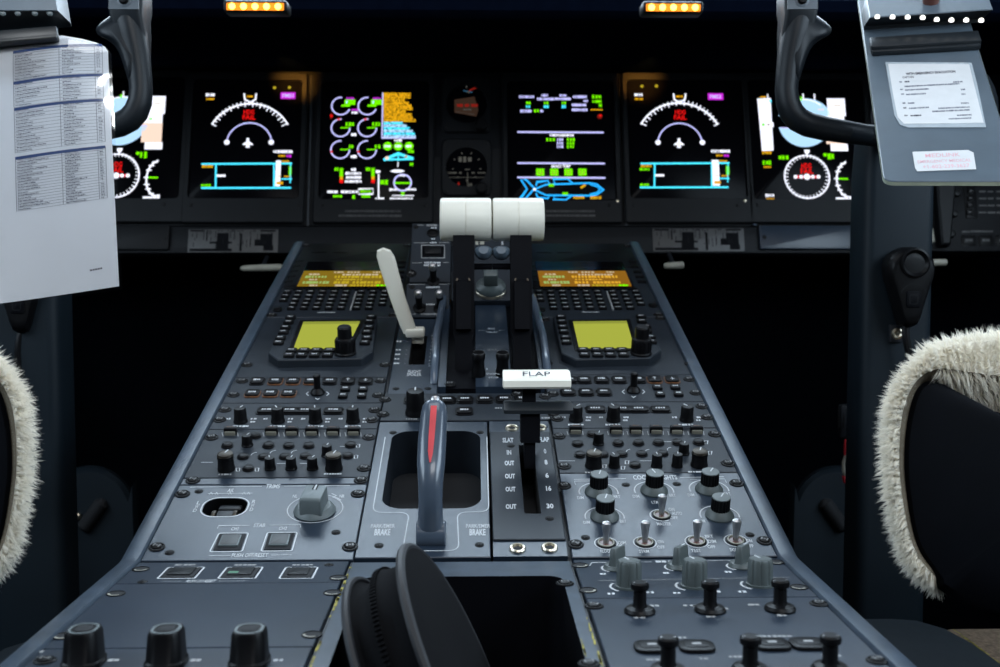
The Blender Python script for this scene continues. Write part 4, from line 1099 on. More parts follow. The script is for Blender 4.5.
def post():
    def f():
        b = MB(); h = 0.0195
        b.lathe([(0.0098, 0), (0.0100, 0.0012), (0.0088, 0.0030), (0.0048, 0.0040), (0.0042, 0.0060), (0.0041, h*0.74), (0.0056, h*0.78), (0.0059, h*0.86), (0.0056, h*0.95), (0.0044, h), (1e-5, h)], M['blk'], seg=24)
        for s in (-1, 1): b.lathe([(0.0013, 0), (0.0011, 0.0010), (1e-5, 0.0013)], M['steel'], (s*0.0036, -0.0006, h-0.0012), seg=10)  # two steel dots stand in for glints on the head
        return b
    return cached(('pull_toggle',), f)
for x, y in ((639.7, 612.4), (710, 611), (780, 609.8), (668, 672), (750, 671), (830, 670)):
    X, Y = T.xy(x, y); T.part('pull_toggle', post(), (X, Y, 0))
for x, y in ((652, 648.6), (696.5, 648), (772, 646.2), (808, 645.6)):
    k, g = T.sc(x, y); X, Y = T.xy(x, y)
    b = MB(); b.rp(0, 0, 0.0205, 0.0185, 0.006, 0, 0.0022, M['blk'], 0.0008); b.rp(0, 0, 0.0140, 0.0105, 0.003, 0.0020, 0.0026, M['bezel'], 0.0003); b.rp(0, 0, 0.0055, 0.003, 0.001, 0.0026, 0.0029, M['legd'], 0.0001)
    T.part('push_button', b, (X, Y, 0))
for x, y, w in ((634, 607.5, 8), (655, 606, 10), (690, 605.8, 14), (722, 609, 16), (698, 606, 10), (755, 605, 14), (772, 604, 10), (640, 618, 12), (712, 617, 12), (783, 615.6, 12), (676, 638, 24), (775, 636.5, 34), (655, 660, 18), (738, 657, 18), (832, 656, 20), (704, 659, 9)):
    T.word(x, y, w, 1.9, 'legd')
T.ln([(700, 612), (738, 622)], 0.5, 'frame')
T.scr([(594, 606.5), (819, 604), (589, 664.5), (877, 661)]); T.done()
# ---- stowage tray
TR = Thing('stowage_tray', AFT, 0, -0.18, 'open black stowage tray with a blue grey rim, sunk between the aft panels', 'stowage tray')
loc = lambda px, py, n=0.0: (AFT.hit(px, py, n)[0], AFT.hit(px, py, n)[1]+0.18)
w_ = CT-0.0005
b = MB(); ob = [(-w_, -0.185), (w_, -0.185), (w_, 0.1785), (-w_, 0.1785)]
hx0, hx1 = -0.0700, 0.0715; hy1 = loc(480, 573.5)[1]
b.plate(ob, [rrect((hx0+hx1)/2, (hy1-0.18)/2-0.002, hx1-hx0, hy1+0.18-0.004, 0.011, 6)], -0.01, -0.0008, M['paint2'], hz=-0.13, hm=M['blk2'])
TR.part('rim', b)
b = MB()
for s in (-1, 1):
    b.line([(s*(w_-0.0007), 0.176), (s*(w_-0.0007), -0.185)], 0.0012, -0.0005, M['frame'])
for i in range(34):
    y = rnd.uniform(-0.185, 0.175); L = rnd.uniform(0.002, 0.012)
    b.line([(-w_+rnd.uniform(0.0006, 0.0016), y), (-w_+0.0012, y+L)], rnd.uniform(0.0008, 0.0022), -0.0003, M['yel'])
    if i % 2: 
        y = rnd.uniform(-0.185, 0.05); b.line([(w_-rnd.uniform(0.001, 0.002), y), (w_-0.0012, y+L)], rnd.uniform(0.0006, 0.0016), -0.0003, M['yel'])
for i in range(26):
    y = rnd.uniform(-0.18, 0.0); b.line([(hx1+rnd.uniform(0.0003, 0.0012), y), (hx1+rnd.uniform(0.0003, 0.0012), y+rnd.uniform(0.003, 0.014))], rnd.uniform(0.0004, 0.0012), -0.0004, M['yel'])
TR.part('chipped_paint', b, label='yellow primer showing along worn edges')
TR.part('screw', dzus(), (loc(562, 583)[0]+0.002, loc(562, 583)[1], -0.0006))
# ---- black fabric pouch standing in the tray
PO = bpy.data.objects.new('headset_pouch', None); C.objects.link(PO)
PO.location = pt(439, 682, 0.655); bpy.context.view_layer.update()
tag(PO, 'round black zipped fabric pouch standing on edge in the stowage tray', 'pouch')
axv = cdir(0.89, 0.42, -0.06)
upp = (Vector((0, 0, 1)) - axv*axv.z).normalized(); fo = upp.cross(axv)
PR = 0.080
def ringp(off, r, n=48, wob=0.0, fl=1.0, seed=0):
    g = random.Random(seed); ph = [g.uniform(0, 6.28) for _ in range(3)]
    out = []
    for i in range(n):
        a = 2*PI*i/n; rr = r*(1+wob*(math.sin(5*a+ph[0])+0.6*math.sin(11*a+ph[1])))
        out.append(axv*off*0.62+upp*math.sin(a)*rr+fo*math.cos(a)*rr*0.95)
    return out
b = MB()
prof = [(0.0000, 0.0001), (0.0, 0.05), (0.002, 0.080), (0.004, PR*0.985), (0.008, PR*0.93)]
lo = []
for o, r, w in ((0.030, 0.0003, 0), (0.0312, 0.035, 0), (0.030, 0.066, 0), (0.0265, 0.082, 0.0), (0.0235, PR, 0), (0.0205, PR*0.965, 0), (0.013, PR*0.915, .008), (0.004, PR*0.90, .014), (-0.004, PR*0.915, .006), (-0.0075, PR*0.93, .0), (-0.0115, PR*0.93, .0), (-0.016, PR*0.905, .010), (-0.024, PR*0.87, .016), (-0.031, PR*0.88, .008), (-0.036, PR*0.93, 0), (-0.0395, PR*0.93, 0), (-0.043, PR*0.83, 0), (-0.046, 0.04, 0), (-0.0465, 0.0003, 0)):
    lo.append(ringp(o, r, 64, w, seed=int(abs(o)*5000)))
b.loft(lo[::-1], M['pouch']); obj('shell', b, PO)
for o, r in ((0.0235, PR*1.003), (-0.0378, PR*0.935)):
    b = MB(); cs = ringp(o, r, 64); n = 64
    loops = []
    for i in range(n+1):
        c = cs[i % n]; rad = (c-axv*o).normalized()
        loops.append([c+(rad*math.cos(q)+axv*math.sin(q))*0.0028 for q in [2*PI*k/8 for k in range(8)]])
    b.loft(loops, M['pouche'], cap0=False, cap1=False); obj('piping', b, PO)
b = MB(); n = 150
for row in (-1, 1):
    cs = ringp(-0.0095+row*0.0012, PR*0.937, n)
    for i in range(n):
        c = cs[i]; rad = (c-axv*c.dot(axv)).normalized(); tg = rad.cross(axv)
        Tm = Matrix((axv, tg, rad)).transposed().to_4x4(); Tm.translation = c
        b.box((-0.0011, -0.0008, -0.0005), (0.0011, 0.0008, 0.0008), M['pouch'], Tm)
obj('zipper', b, PO)
# ================================================================ INSTRUMENT PANEL
kI = lambda px, py: INS.hit(px, py)
S0 = 1.80/F
def I(px, py, n=0.0): return INS.hit(px, py, n)
XL, XR = I(-40, 150)[0], I(1040, 150)[0]
vt, vbm = I(470, 72)[1], I(470, 226)[1]
IP = Thing('instrument_panel', INS, 0, 0, 'wide black main instrument panel across the front below the glareshield', 'instrument panel')
b = MB(); b.rp((XL+XR)/2, (vt+vbm)/2, XR-XL, vt-vbm, 0.004, -0.02, 0.0, M['mainp'], 0.001); IP.part('panel_sheet', b)
b = MB(); vb2 = I(470, 254)[1]
b.rp((XL+XR)/2, (vbm+vb2)/2-0.001, XR-XL, vbm-vb2-0.003, 0.004, -0.02, 0.004, M['mainp'], 0.001); IP.part('lower_strip', b)
# chrome strips that part the outer displays
for pts_ in (((182, 150), (176.5, 222)), ((746.5, 150), (754.5, 226))):
    b = MB(); p = [I(*q) for q in pts_]
    b.tube([(p[0][0], p[0][1], 0.002), (p[1][0], p[1][1], 0.002)], 0.0035, M['bluegrey'], 8); IP.part('trim_strip', b)
for q in ((312, 140), (622, 140)):
    p0, p1 = I(q[0], 76), I(q[0]+(-4 if q[0] < 470 else 4), 226)
    b = MB(); b.tube([(p0[0], p0[1], 0.001), (p1[0], p1[1], 0.001)], 0.0022, M['frame'], 8); IP.part('trim_strip', b)

class Disp:
    """symbols drawn at pixels of a flat lit screen"""
    def __init__(s, T, z): s.T = T; s.z = z; s.b = MB(); s.k = S0
    def p(s, x, y): return s.T.xy(x, y, s.z)
    def rect(s, x0, y0, x1, y1, c, dz=0): 
        a = s.p(x0, y1); e = s.p(x1, y0); s.b.quad(a[0], a[1], e[0], e[1], s.z+dz, E[c]); return s
    def line(s, pts, w, c, closed=False, dz=0): s.b.line([s.p(*q) for q in pts], w*s.k, s.z+dz, E[c], closed); return s
    def arc(s, x, y, r, w, a0, a1, c, dz=0): X, Y = s.p(x, y); s.b.arc(X, Y, r*s.k, w*s.k, a0, a1, s.z+dz, E[c], seg=40); return s
    def disc(s, x, y, r, c, dz=0): X, Y = s.p(x, y); s.b.disc(X, Y, r*s.k, s.z+dz, E[c]); return s
    def poly(s, pts, c, dz=0):
        P = [s.p(*q) for q in pts]
        a = sum(P[i-1][0]*P[i][1]-P[i][0]*P[i-1][1] for i in range(len(P)))
        s.b.poly(P if a > 0 else P[::-1], s.z+dz, E[c]); return s
    def word(s, x, y, w, h, c, dz=0): X, Y = s.p(x, y); s.b.bars(X, Y, w*s.k, h*s.k, s.z+dz, E[c], n=max(2, int(w/(h*0.62)))); return s
    def speck(s, x0, y0, x1, y1):
        n = int((x1-x0)*(y1-y0)*0.42)
        for i in range(n):
            x = rnd.uniform(x0, x1-1); y = rnd.uniform(y0, y1); a = s.p(x, y); w = rnd.uniform(0.5, 1.1)*s.k; h = rnd.uniform(0.5, 1.0)*s.k
            s.b.quad(a[0], a[1], a[0]+w, a[1]+h, s.z+0.0001+i*1e-7, M['glass'])
    def txt(s, t, x, y, h, c, w=None, dz=0): X, Y = s.p(x, y); s.b.text(t, X, Y, h*s.k, s.z+dz, E[c], w=w*s.k if w else None, bold=0.02); return s
    def ticks(s, x, y, r0, r1, a0, a1, n, w, c):
        for i in range(n+1):
            a = R(a0+(a1-a0)*i/n); s.line([(x+r0*math.cos(a), y-r0*math.sin(a)), (x+r1*math.cos(a), y-r1*math.sin(a))], w, c)
        return s
    def done(s, parent): return s.T.part('symbology', s.b, parent=parent, smooth=0)

def display(xc, label, x0, x1, yt=82.5, yb=200.5, cat='cockpit display', shift=0.0):
    u, v = I(xc, 141) if not shift else (UR[0]-shift, UR[1])
    T = Thing('display_unit', INS, u, v, label, cat, 'display units')
    XY = T.xy if not shift else (lambda x, y: (I(x, y)[0]-UR[0], I(x, y)[1]-UR[1]))
    if shift: xc = 806.5
    a = XY(x0, yb); e = XY(x1, yt); w = e[0]-a[0]; h = e[1]-a[1]; cx = (a[0]+e[0])/2; cy = (a[1]+e[1])/2
    b = MB(); ot = XY(xc, 74.5)[1]; obt = XY(xc, 224.5)[1]; W = w+0.0165
    b.plate([(x+cx, y+(ot+obt)/2) for x, y in rrect(0, 0, W, ot-obt, 0.004)], [rrect(cx, cy, w, h, 0.007, 5)], 0.0, 0.009, M['bezel'], hz=0.004, b=0.002)
    bz = T.part('bezel', b)
    b = MB(); b.rp(cx, cy, w-0.0004, h-0.0004, 0.007, 0.001, 0.0055, M['glass'], 0.0002)
    sc = T.part('screen', b)
    for x in (x0+4, x1-4):
        X, Y = XY(x, 207); T.part('screw', sscrew(), (X, Y, 0.009))
    return T, sc, Disp(T, 0.0060)

# ---- navigation displays
def nav(left):
    T, sc, d = display(246 if left else 683.5, ('left map display with white compass arc, between flight display and engine gauges' if left else 'right map display with white compass arc, between systems page and flight display'),
                        188.5 if left else 629.5, 303.5 if left else 740.5, 82, 200)
    cx, cy = (249, 144) if left else (680.2, 144.2)
    Rr = 42.8 if left else 44.0; a = 28.5
    d.arc(cx, cy, Rr, 1.7, a, 180-a, 'w').ticks(cx, cy, Rr-4.2, Rr, a, 180-a, 22, 0.9, 'w')
    d.ticks(cx, cy, Rr-5.5, Rr, a, 180-a, 11, 1.1, 'w')
    d.arc(cx, cy, 22.3, 1.3, 2, 178, 'lav')
    for s in (-1, 1): d.disc(cx+s*22.2, cy-1.8, 2.7, 'w')
    px, py = cx-1.2, cy-1.0
    d.poly([(px-1.2, py-5), (px+1.2, py-5), (px+1.4, py-1.5), (px+5, py+0.8), (px+5, py+2.2), (px+1.4, py+1.6), (px+2.2, py+4.6), (px-2.2, py+4.6), (px-1.4, py+1.6), (px-5, py+2.2), (px-5, py+0.8), (px-1.4, py-1.5)], 'w')
    x, y = cx+(1.2 if left else -0.6), 97.4
    d.line([(x-6, y-4), (x-5.4, y+2), (x, y+5), (x+5.4, y+2), (x+6, y-4)], 1.6, 'w'); d.word(x, y-1, 7, 2.2, 'am')
    d.txt('HDG', cx, cy-32, 4.6, 'r', w=10.5); d.txt('FAIL', cx, cy-26.8, 4.6, 'r', w=12.5)
    fx, fy = (288, 95.6) if left else (715.6, 96.6)
    d.rect(fx-7.4, fy-3.2, fx+7.4, fy+3.2, 'mg'); d.txt('FMS1' if left else 'FMS2', fx, fy, 4.2, 'w', w=11, dz=0.0001) if False else d.txt('FMS1' if left else 'FMS2', fx, fy, 3.6, 'lav', w=11, dz=0.0001)
    gx = 210.4 if left else 639
    d.word(gx, 94.8, 9, 3.6, 'w'); d.word(gx, 99, 8.5, 2.2, 'am')
    for x_ in (((274.6, 87.6), (289.4, 87.4)) if left else ((642, 86.2), (656.4, 86))): d.disc(x_[0], x_[1], 1.6, 'yl')
    # vertical profile box
    o = 0 if left else 441.5 - 3.2
    X = lambda v: v if left else (v-201)*(729.5-640)/(292-201)+640
    yt_, yb_ = (164.0, 188.0) if left else (163.6, 187.4)
    d.line([(X(201.5), yt_), (X(292), yt_-0.6)], 1.8, 'cy'); d.line([(X(201), yb_), (X(291), yb_-0.2)], 1.8, 'cy')
    d.line([(X(216), yt_), (X(215.6), yb_)], 1.6, 'cy'); d.line([(X(290.6), yt_), (X(290.2), yb_-5)], 1.2, 'cy'); d.line([(X(274), yt_), (X(274), yb_)], 1.6, 'cy')
    d.rect(X(275), yt_-3.6, X(281), yb_-1.6, 'w'); d.word(X(207.5), yt_+2.4, 11, 2.8, 'am'); d.word(X(206), yb_-2.6, 9.5, 2.8, 'g')
    if not left: d.word(X(206), yt_+5.6, 10.5, 3, 'g')
    d.rect(X(216.6), yt_+10.6, X(225.6), yt_+12.8, 'w'); d.word(X(283), yt_-12.4, 19, 3.4, 'w'); d.word(X(282), yt_-8.2, 7, 2.2, 'am'); d.word(X(289), yt_-8.0, 5, 3, 'mg')
    d.word(X(285.6), yt_-2.6, 8, 2, 'am'); d.rect(X(288.6), yt_+2.4, X(291.6), yt_+11, 'g'); d.line([(X(281), yb_-9), (X(292), yb_-9)], 1.4, 'cy'); d.word(X(287.5), yb_-11.6, 7, 1.8, 'am')
    d.rect(X(276.5), yb_-6.4, X(283), yb_-3.6, 'am', 0.0001); d.word(X(279.5), yb_-12, 4, 1.6, 'am', 0.0001)
    d.done(sc)
nav(True); nav(False)

# ---- engine display
T, sc, d = display(374, 'engine display with six round gauges and an amber message block, left of the standby dials', 318.8, 429.4, 83, 201)
for i, y in enumerate((106, 127.8, 149.6)):
    for j, x in enumerate((341.0-i*0.4, 367.4-i*0.2)):
        d.arc(x, y, 9.2, 1.4, 85, 360-(0 if i else 20), 'lav'); d.line([(x, y), (x+9, y-0.2)], 1.3, 'g')
        if i == 0:
            d.rect(x+3.4, y-6.4, x+14.4, y-1.2, 'g'); d.rect(x+0.6, y-1.4, x+9, y+0.6, 'g'); d.word(x+9.5, y-7.6, 8, 2.4, 'mg')
            d.rect(x+5, y-5.2, x+6.6, y-2.6, 'sky', .0001)
        elif i == 1: d.word(x+9.6, y-3.6, 9, 4.4, 'g'); d.disc(x-2, y-8.6, 1.2, 'r', 0.0001)
        else: d.word(x+11, y-3, 4.4 if j == 0 else 6, 4, 'g'); d.disc(x-8.6, y+2, 1.2, 'r', .0001)
d.word(355, 112.6, 6.6, 3.0, 'w'); d.word(355, 109.8, 7, 2.4, 'mg'); d.word(354, 134.6, 5.4, 3.4, 'w'); d.word(354, 156.6, 6.4, 3.4, 'w'); d.disc(331.4, 116, 1.5, 'r'); d.rect(330.5, 113, 332, 119, 'dimr')
d.rect(381.4, 92.6, 383.4, 138.4, 'lav'); d.line([(381.4, 138), (415.6, 138)], 1.2, 'lav')
for k, (wd) in enumerate((27, 27, 21, 25, 28, 29, 22, 28, 29, 32)):
    wd2 = wd if k < 7 else wd
    d.rect(383.6, 92.8+k*2.92, 383.6+wd, 92.8+k*2.92+2.7, 'am'); d.speck(384, 93+k*2.92, 383.6+wd, 95.6+k*2.92)
for k, wd in enumerate((19, 23, 26, 29, 31, 32)): 
    d.rect(383.6, 121.8+k*2.66, 383.6+wd, 121.8+k*2.66+2.5, 'sky' if k % 2 else 'cy'); d.speck(384, 122+k*2.66, 383.6+wd, 124.4+k*2.66)
d.word(398.4, 140.4, 8, 2.8, 'w')
for x in (387.6, 398.2, 409): d.disc(x, 146.2, 4.5, 'g'); d.word(x, 146.2, 6, 3, 'w', .0001)
d.line([(383.6, 160), (398.2, 153.6), (413, 158.6)], 3.0, 'cy'); d.line([(383.4, 159.6), (413.6, 159)], 2.0, 'cy'); d.line([(398.2, 152), (398.2, 161)], 1.4, 'cy'); d.disc(387, 158, 2.0, 'br', 0.0001); d.disc(406, 156.6, 1.6, 'pl', .0001)
d.word(411, 151.6, 6, 3.2, 'g'); d.word(411.6, 164.2, 3.6, 4.2, 'g'); d.line([(398, 162), (398, 167)], 0.9, 'w')
d.poly([(390, 171), (394, 169.6), (401, 169.6), (405, 171), (401, 172.6), (394, 172.6)], 'w')
for x, x2 in ((341.4, 338), (373, 369.4)):
    d.rect(x-1.8, 168, x+1.8, 176.4, 'g'); d.rect(x-1.6, 176.4, x+1.6, 179.4, 'am'); d.rect(x-1.8, 179.4, x+1.8, 183, 'r'); d.word(x2-1, 169.2, 5, 4, 'g')
for y, w, t in ((169.6, 5, 'OIL'), (173.4, 16, 'PRESS'), (177.4, 15, 'TEMP'), (181.4, 17, 'PSI')): d.word(353.6, y, w, 3.1, 'w')
d.line([(378.6, 174), (378.6, 200)], 1.4, 'w'); d.word(378.4, 171.6, 5, 3.4, 'w'); d.word(380, 199, 9, 3.2, 'w'); d.word(385, 182.2, 9.6, 5.6, 'g')
d.arc(402.6, 182.6, 8.4, 1.6, 0, 360, 'lav'); d.line([(394.6, 183), (410.8, 183)], 1.8, 'g'); d.word(402.4, 175.6, 5, 2.4, 'w'); d.word(394.4, 189.6, 10, 2.6, 'w'); d.word(411, 189.4, 10, 2.6, 'w'); d.rect(401, 192, 404.6, 195.4, 'g'); d.line([(392, 195.6), (414, 195.6)], 0.9, 'w'); d.word(395, 199, 10, 3.4, 'w'); d.word(406, 199, 14, 3.4, 'w')
d.txt('TOTAL FUEL', 337, 191.8, 3.2, 'w', w=23) if False else d.word(333, 191.8, 11, 3.2, 'w'); d.word(345, 191.8, 8, 3.2, 'w'); d.word(353.6, 191.8, 8, 3.2, 'w')
d.line([(358.6, 189), (373, 188.6), (373, 194), (358.6, 194.2)], 0.9, 'w', True); d.word(366, 191.4, 11, 3.2, 'g'); d.word(337.6, 196.2, 9, 3.0, 'g'); d.word(366, 196.2, 9, 3, 'g'); d.word(354, 197, 3.4, 5, 'g')
d.done(sc)
# ---- systems display
T, sc, d = display(560, 'systems display with blue aircraft outline along its foot, right of the standby dials', 507.6, 613, 83, 202)
d.word(526.8, 96.8, 15.6, 3, 'lav'); d.word(545, 95.4, 7, 2.8, 'lav'); d.word(545.6, 99, 17, 3, 'lav'); d.word(563, 95.4, 7, 2.6, 'lav'); d.word(563, 98.8, 17, 3, 'lav'); d.word(580, 96.8, 14, 3.2, 'lav'); d.word(586, 101, 5, 2.6, 'lav'); d.word(579.4, 105, 15, 3.2, 'lav'); d.word(579.8, 109.8, 16, 3.2, 'lav')
for x in (528.6, 546.4, 564.2): d.word(x, 103, 5, 3.4, 'g'); d.word(x, 106.6, 5, 3.4, 'cy')
d.word(526.4, 111, 12, 3.4, 'lav'); d.word(537, 110.8, 6, 3.6, 'g'); d.word(542, 111, 3.4, 3.2, 'lav')
d.word(597, 96.8, 9.6, 4, 'g'); d.word(597, 101.4, 9.6, 3.6, 'g'); d.word(600.6, 105.4, 3.4, 4, 'g'); d.line([(590.6, 109.6), (602.6, 109.8)], 1.1, 'am'); d.disc(599.8, 116.4, 2.6, 'dimr'); d.disc(600.4, 115.4, 1.2, 'r', .0001)
for y in (132, 163, 177.4): d.line([(517.4, y), (603.6+(y-132)*0.04, y+0.5)], 1.7, 'lav')
d.word(562, 135.2, 24, 3.0, 'w'); d.word(551, 139.6, 9.4, 4, 'g')
for y in (139.6, 143.2, 146.6): d.word(560.4, y, 6.6, 3.2, 'lav'); d.word(571, y, 8, 3.4, 'g')
d.txt('BRAKE TEMP', 561, 166.2, 3.2, 'w', w=19)
for x in (540.2, 554.2, 568.4, 582.4): d.rect(x-4, 168.6, x+4, 175.8, 'g'); d.line([(x-1.6, 170.4), (x-1.6, 174), (x+1.6, 174), (x+1.6, 170.4)], 0.7, 'lime', False, .0001)
d.line([(521, 179.6), (526, 179.6), (534.5, 188.4), (525.4, 198.8), (520.4, 198.8), (527, 189)], 1.6, 'lb', True)
d.line([(535, 189), (546, 184.6), (590, 183), (597, 184.4), (603.4, 189.8), (597, 194.6), (590, 195.6), (546, 195.2), (535, 190)], 1.7, 'lb'); d.line([(590, 184.6), (597, 186.6), (600, 189.4), (597, 192.6), (590, 194.2)], 1.2, 'lb')
d.line([(536, 186), (537, 182), (548, 180.6), (549.4, 184)], 1.5, 'lb'); d.line([(536, 193), (537.6, 197.6), (548, 198.4), (549.4, 195)], 1.5, 'lb')
d.line([(555, 183.8), (553, 178.6), (568, 178.8), (573, 183.6)], 1.6, 'lb'); d.line([(555, 195.4), (553, 199.6), (566, 199.8), (572, 195.4)], 1.6, 'lb')
d.disc(534.6, 189.4, 1.5, 'w', .0001); d.rect(548.6, 184, 554, 186.6, 'g', .0001); d.rect(562.4, 192.4, 568, 195, 'g', .0001); d.poly([(580, 187), (585, 184), (586, 185.8), (581.4, 188.6)], 'am', .0001); d.word(579, 197.6, 11, 3.0, 'am'); d.word(596, 197.6, 11, 3.0, 'am')
d.done(sc)
# ---- primary flight displays
UR = I(806.5, 141); DUL = I(807, 177)[0]-I(118.5, 176.5)[0]
def pfd(left):
    T, sc, d = display(0 if left else 806.5, 'leftmost flight display, half hidden behind the hanging checklist' if left else 'rightmost flight display with speed tapes, behind the right control yoke', 752.5, 860.5, 82, 201, shift=DUL if left else 0.0)
    if left: d.p = lambda x, y: (lambda q: (q[0]-UR[0], q[1]-UR[1]))(INS.hit(x, y, d.z))
    d.poly([(757.2, 98.5), (770.6, 98), (773.6, 150.6), (762, 151)], 'w'); d.word(763, 97, 6, 2, 'am'); d.line([(767.6, 94), (768, 100)], 1.1, 'w'); d.rect(769.4, 100, 771.6, 102.2, 'cy')
    d.rect(760, 122.4, 773.4, 127, 'w', .0001); d.disc(763.3, 124.7, 1.5, 'g', .0002); d.rect(767.6, 124, 769.4, 125.6, 'ora', .0002); d.word(767, 152.6, 9.5, 3.2, 'am'); d.word(767.3, 162.7, 9, 4.6, 'g'); d.word(767.6, 167, 8, 2, 'am')
    cx, cy, r = 805, 120.5, 27
    d.poly([(cx+r*math.cos(R(a)), cy-22*math.sin(R(a))) for a in range(12, 169, 6)], 'sky'); d.arc(cx, cy+4, r, 1.2, 50, 130, 'w', .0001)
    d.poly([(cx+r*math.cos(R(a)), cy-26.5*math.sin(R(a))) for a in range(195, 346, 6)], 'sky'); d.line([(cx-25, cy+7.5), (cx+25, cy+7)], 1.2, 'lav', False, .0001)
    d.word(821, 109.6, 6, 2.2, 'br', .0002); d.line([(803, 93.8), (803.4, 99.6)], 1.3, 'w', False, .0002); d.line([(814.3, 94), (814.6, 100)], 1.3, 'w', False, .0002); d.rect(800.4, 96.6, 802, 100.6, 'g', .0002)
    d.rect(828, 98.4, 844.6, 116, 'w'); d.word(837, 105.6, 7, 1.5, 'yl', .0001); d.rect(826, 116, 844, 125, 'w'); d.disc(833, 121, 1.3, 'g', .0001); d.rect(826.6, 125, 845, 144, 'br'); d.rect(831, 144, 847.6, 151, 'w')
    hx, hy, hr = 807, 176.8, 22.4
    d.arc(hx, hy, hr, 1.5, 0, 360, 'w').ticks(hx, hy, hr-3.6, hr, 0, 350, 35, 0.9, 'w')
    d.poly([(hx-2.8, hy-hr-4.6), (hx+2.8, hy-hr-4.6), (hx+2.4, hy-hr-2), (hx, hy-hr+1), (hx-2.4, hy-hr-2)], 'w')
    d.txt('HDG', hx-0.6, hy-11, 5.2, 'r', w=10); d.txt('FAIL', hx, hy-5.6, 5.2, 'r', w=12.5); d.line([(hx-12, hy), (hx+12, hy)], 2.8, 'r')
    for q in (-11.4, -5.8, 0, 5.8, 11.4): d.disc(hx+q, hy, 2.0 if q else 3.2, 'w', .0001)
    d.line([(846, 161.6), (840.6, 165.6), (837.6, 171), (836.6, 178.6), (837.6, 186), (841, 192.4), (845.6, 197)], 1.7, 'w')
    for tx, ty in ((843, 163.6), (840, 167), (838, 171.4), (836.8, 178.6), (838, 185.6), (840, 190), (843.6, 194.6)): d.line([(tx-2.6, ty), (tx+2.6, ty)], 1.4, 'w')
    d.line([(838.4, 178.7), (848, 178.9)], 1.8, 'g'); d.rect(836, 197.4, 845, 200.6, 'w'); d.word(849, 198, 7, 5, 'w')
    d.word(784, 157.5, 10.5, 4.4, 'g'); d.disc(825, 154.8, 1.8, 'g'); d.word(831.4, 156.4, 8, 7, 'g'); d.word(770, 195.4, 9, 3.6, 'w'); d.word(770.6, 199, 8, 2, 'am')
    d.done(sc)
pfd(True); pfd(False)
# ---- standby dials
def dial(px, py, label, kind):
    u, v = I(px, py); T = Thing('standby_dial', INS, u, v, label, 'standby instrument', n=0.0)
    w, h = (50*S0, 60*S0)
    b = MB(); r = 20.5*S0
    oc = rpoly([(-w/2, -h/2), (w/2, -h/2), (w/2, h/2), (-w/2, h/2)], 0.012, 3)
    b.plate(oc, [[(r*math.cos(2*PI*i/32), r*math.sin(2*PI*i/32)) for i in range(32)]], 0.0, 0.007, M['bezel'], hz=0.001, b=0.002); T.part('bezel', b)
    b = MB(); b.lathe([(r*0.995, 0.0012), (r*0.995, 0.003), (0.0001, 0.0032)], M['glass'], seg=32); g = T.part('glass_face', b)
    d = Disp(T, 0.0036)
    if kind == 'attitude':
        d.poly([(px-12, py-6), (px+8, py-9), (px+12, py+4), (px+10, py+11), (px-12, py+7)], 'dbr')
        for x0, x1 in ((-9.4, -3.4), (-1.6, 2.6), (4.6, 11.4)): d.rect(px+x0, py-1.6, px+x1, py+1.2, 'dimr', .0001)
        d.line([(px-3, py-15), (px+2, py-14), (px+6, py-13.4)], 1.4, 'dimb'); d.line([(px+3, py-15), (px+8, py-17.4), (px+14, py-18.6)], 1.6, 'dimr'); d.disc(px+2, py-13.6, 1.2, 'dimw', .0001); d.line([(px-12, py+6), (px+8, py+9)], 1.2, 'dimw'); d.line([(px, py-20), (px, py-17.6)], 1, 'dimw'); d.word(px+1, py+4, 8, 2, 'dimw', .0001)
    else:
        d.txt('IOI', px-1, py-9, 6.4, 'dimw', w=12) if False else d.word(px-1, py-9, 14, 6, 'dimw')
        for a in range(20, 341, 40): d.line([(px+13*math.sin(R(a)), py-2-13*math.cos(R(a))), (px+15*math.sin(R(a)), py-2-15*math.cos(R(a)))], 0.9, 'dimw')
        d.line([(px-18, py+9), (px+18, py+9)], 0.5, 'dimw'); d.word(px-14, py+4.4, 9, 1.8, 'dimw'); d.word(px+15, py+4.4, 8, 1.8, 'dimw'); d.word(px+6.6, py+4.4, 3, 2, 'dimw'); d.word(px-6, py+4.4, 3, 2, 'dimw'); d.line([(px+1, py+4), (px+1, py+20)], 0.7, 'dimw'); d.rect(px-9, py+14, px-7, py+20, 'dimr'); d.word(px+4, py+16.6, 4, 4, 'dimw'); d.word(px+1, py+1, 5, 1.4, 'dimw')
    d.done(g)
    b = MB(); X, Y = T.xy(px+15, py+23); b.lathe([(0.0095, 0), (0.0095, 0.012), (0.007, 0.014), (1e-5, 0.014)], M['blk'], (X, Y, 0.007), seg=18); T.part('adjust_knob', b)
    for sx in (-1, 1):
        for sy_ in (-1, 1): 
            if (sx, sy_) != (1, -1): T.part('screw', sscrew(), (sx*(w/2-0.007), sy_*(h/2-0.007), 0.0069))
dial(466.4, 105.6, 'upper round standby dial with dim red bars, between the two middle displays', 'attitude')
dial(466.6, 168.4, 'lower round standby dial with faint white scale, just above the throttle grips', 'compass')
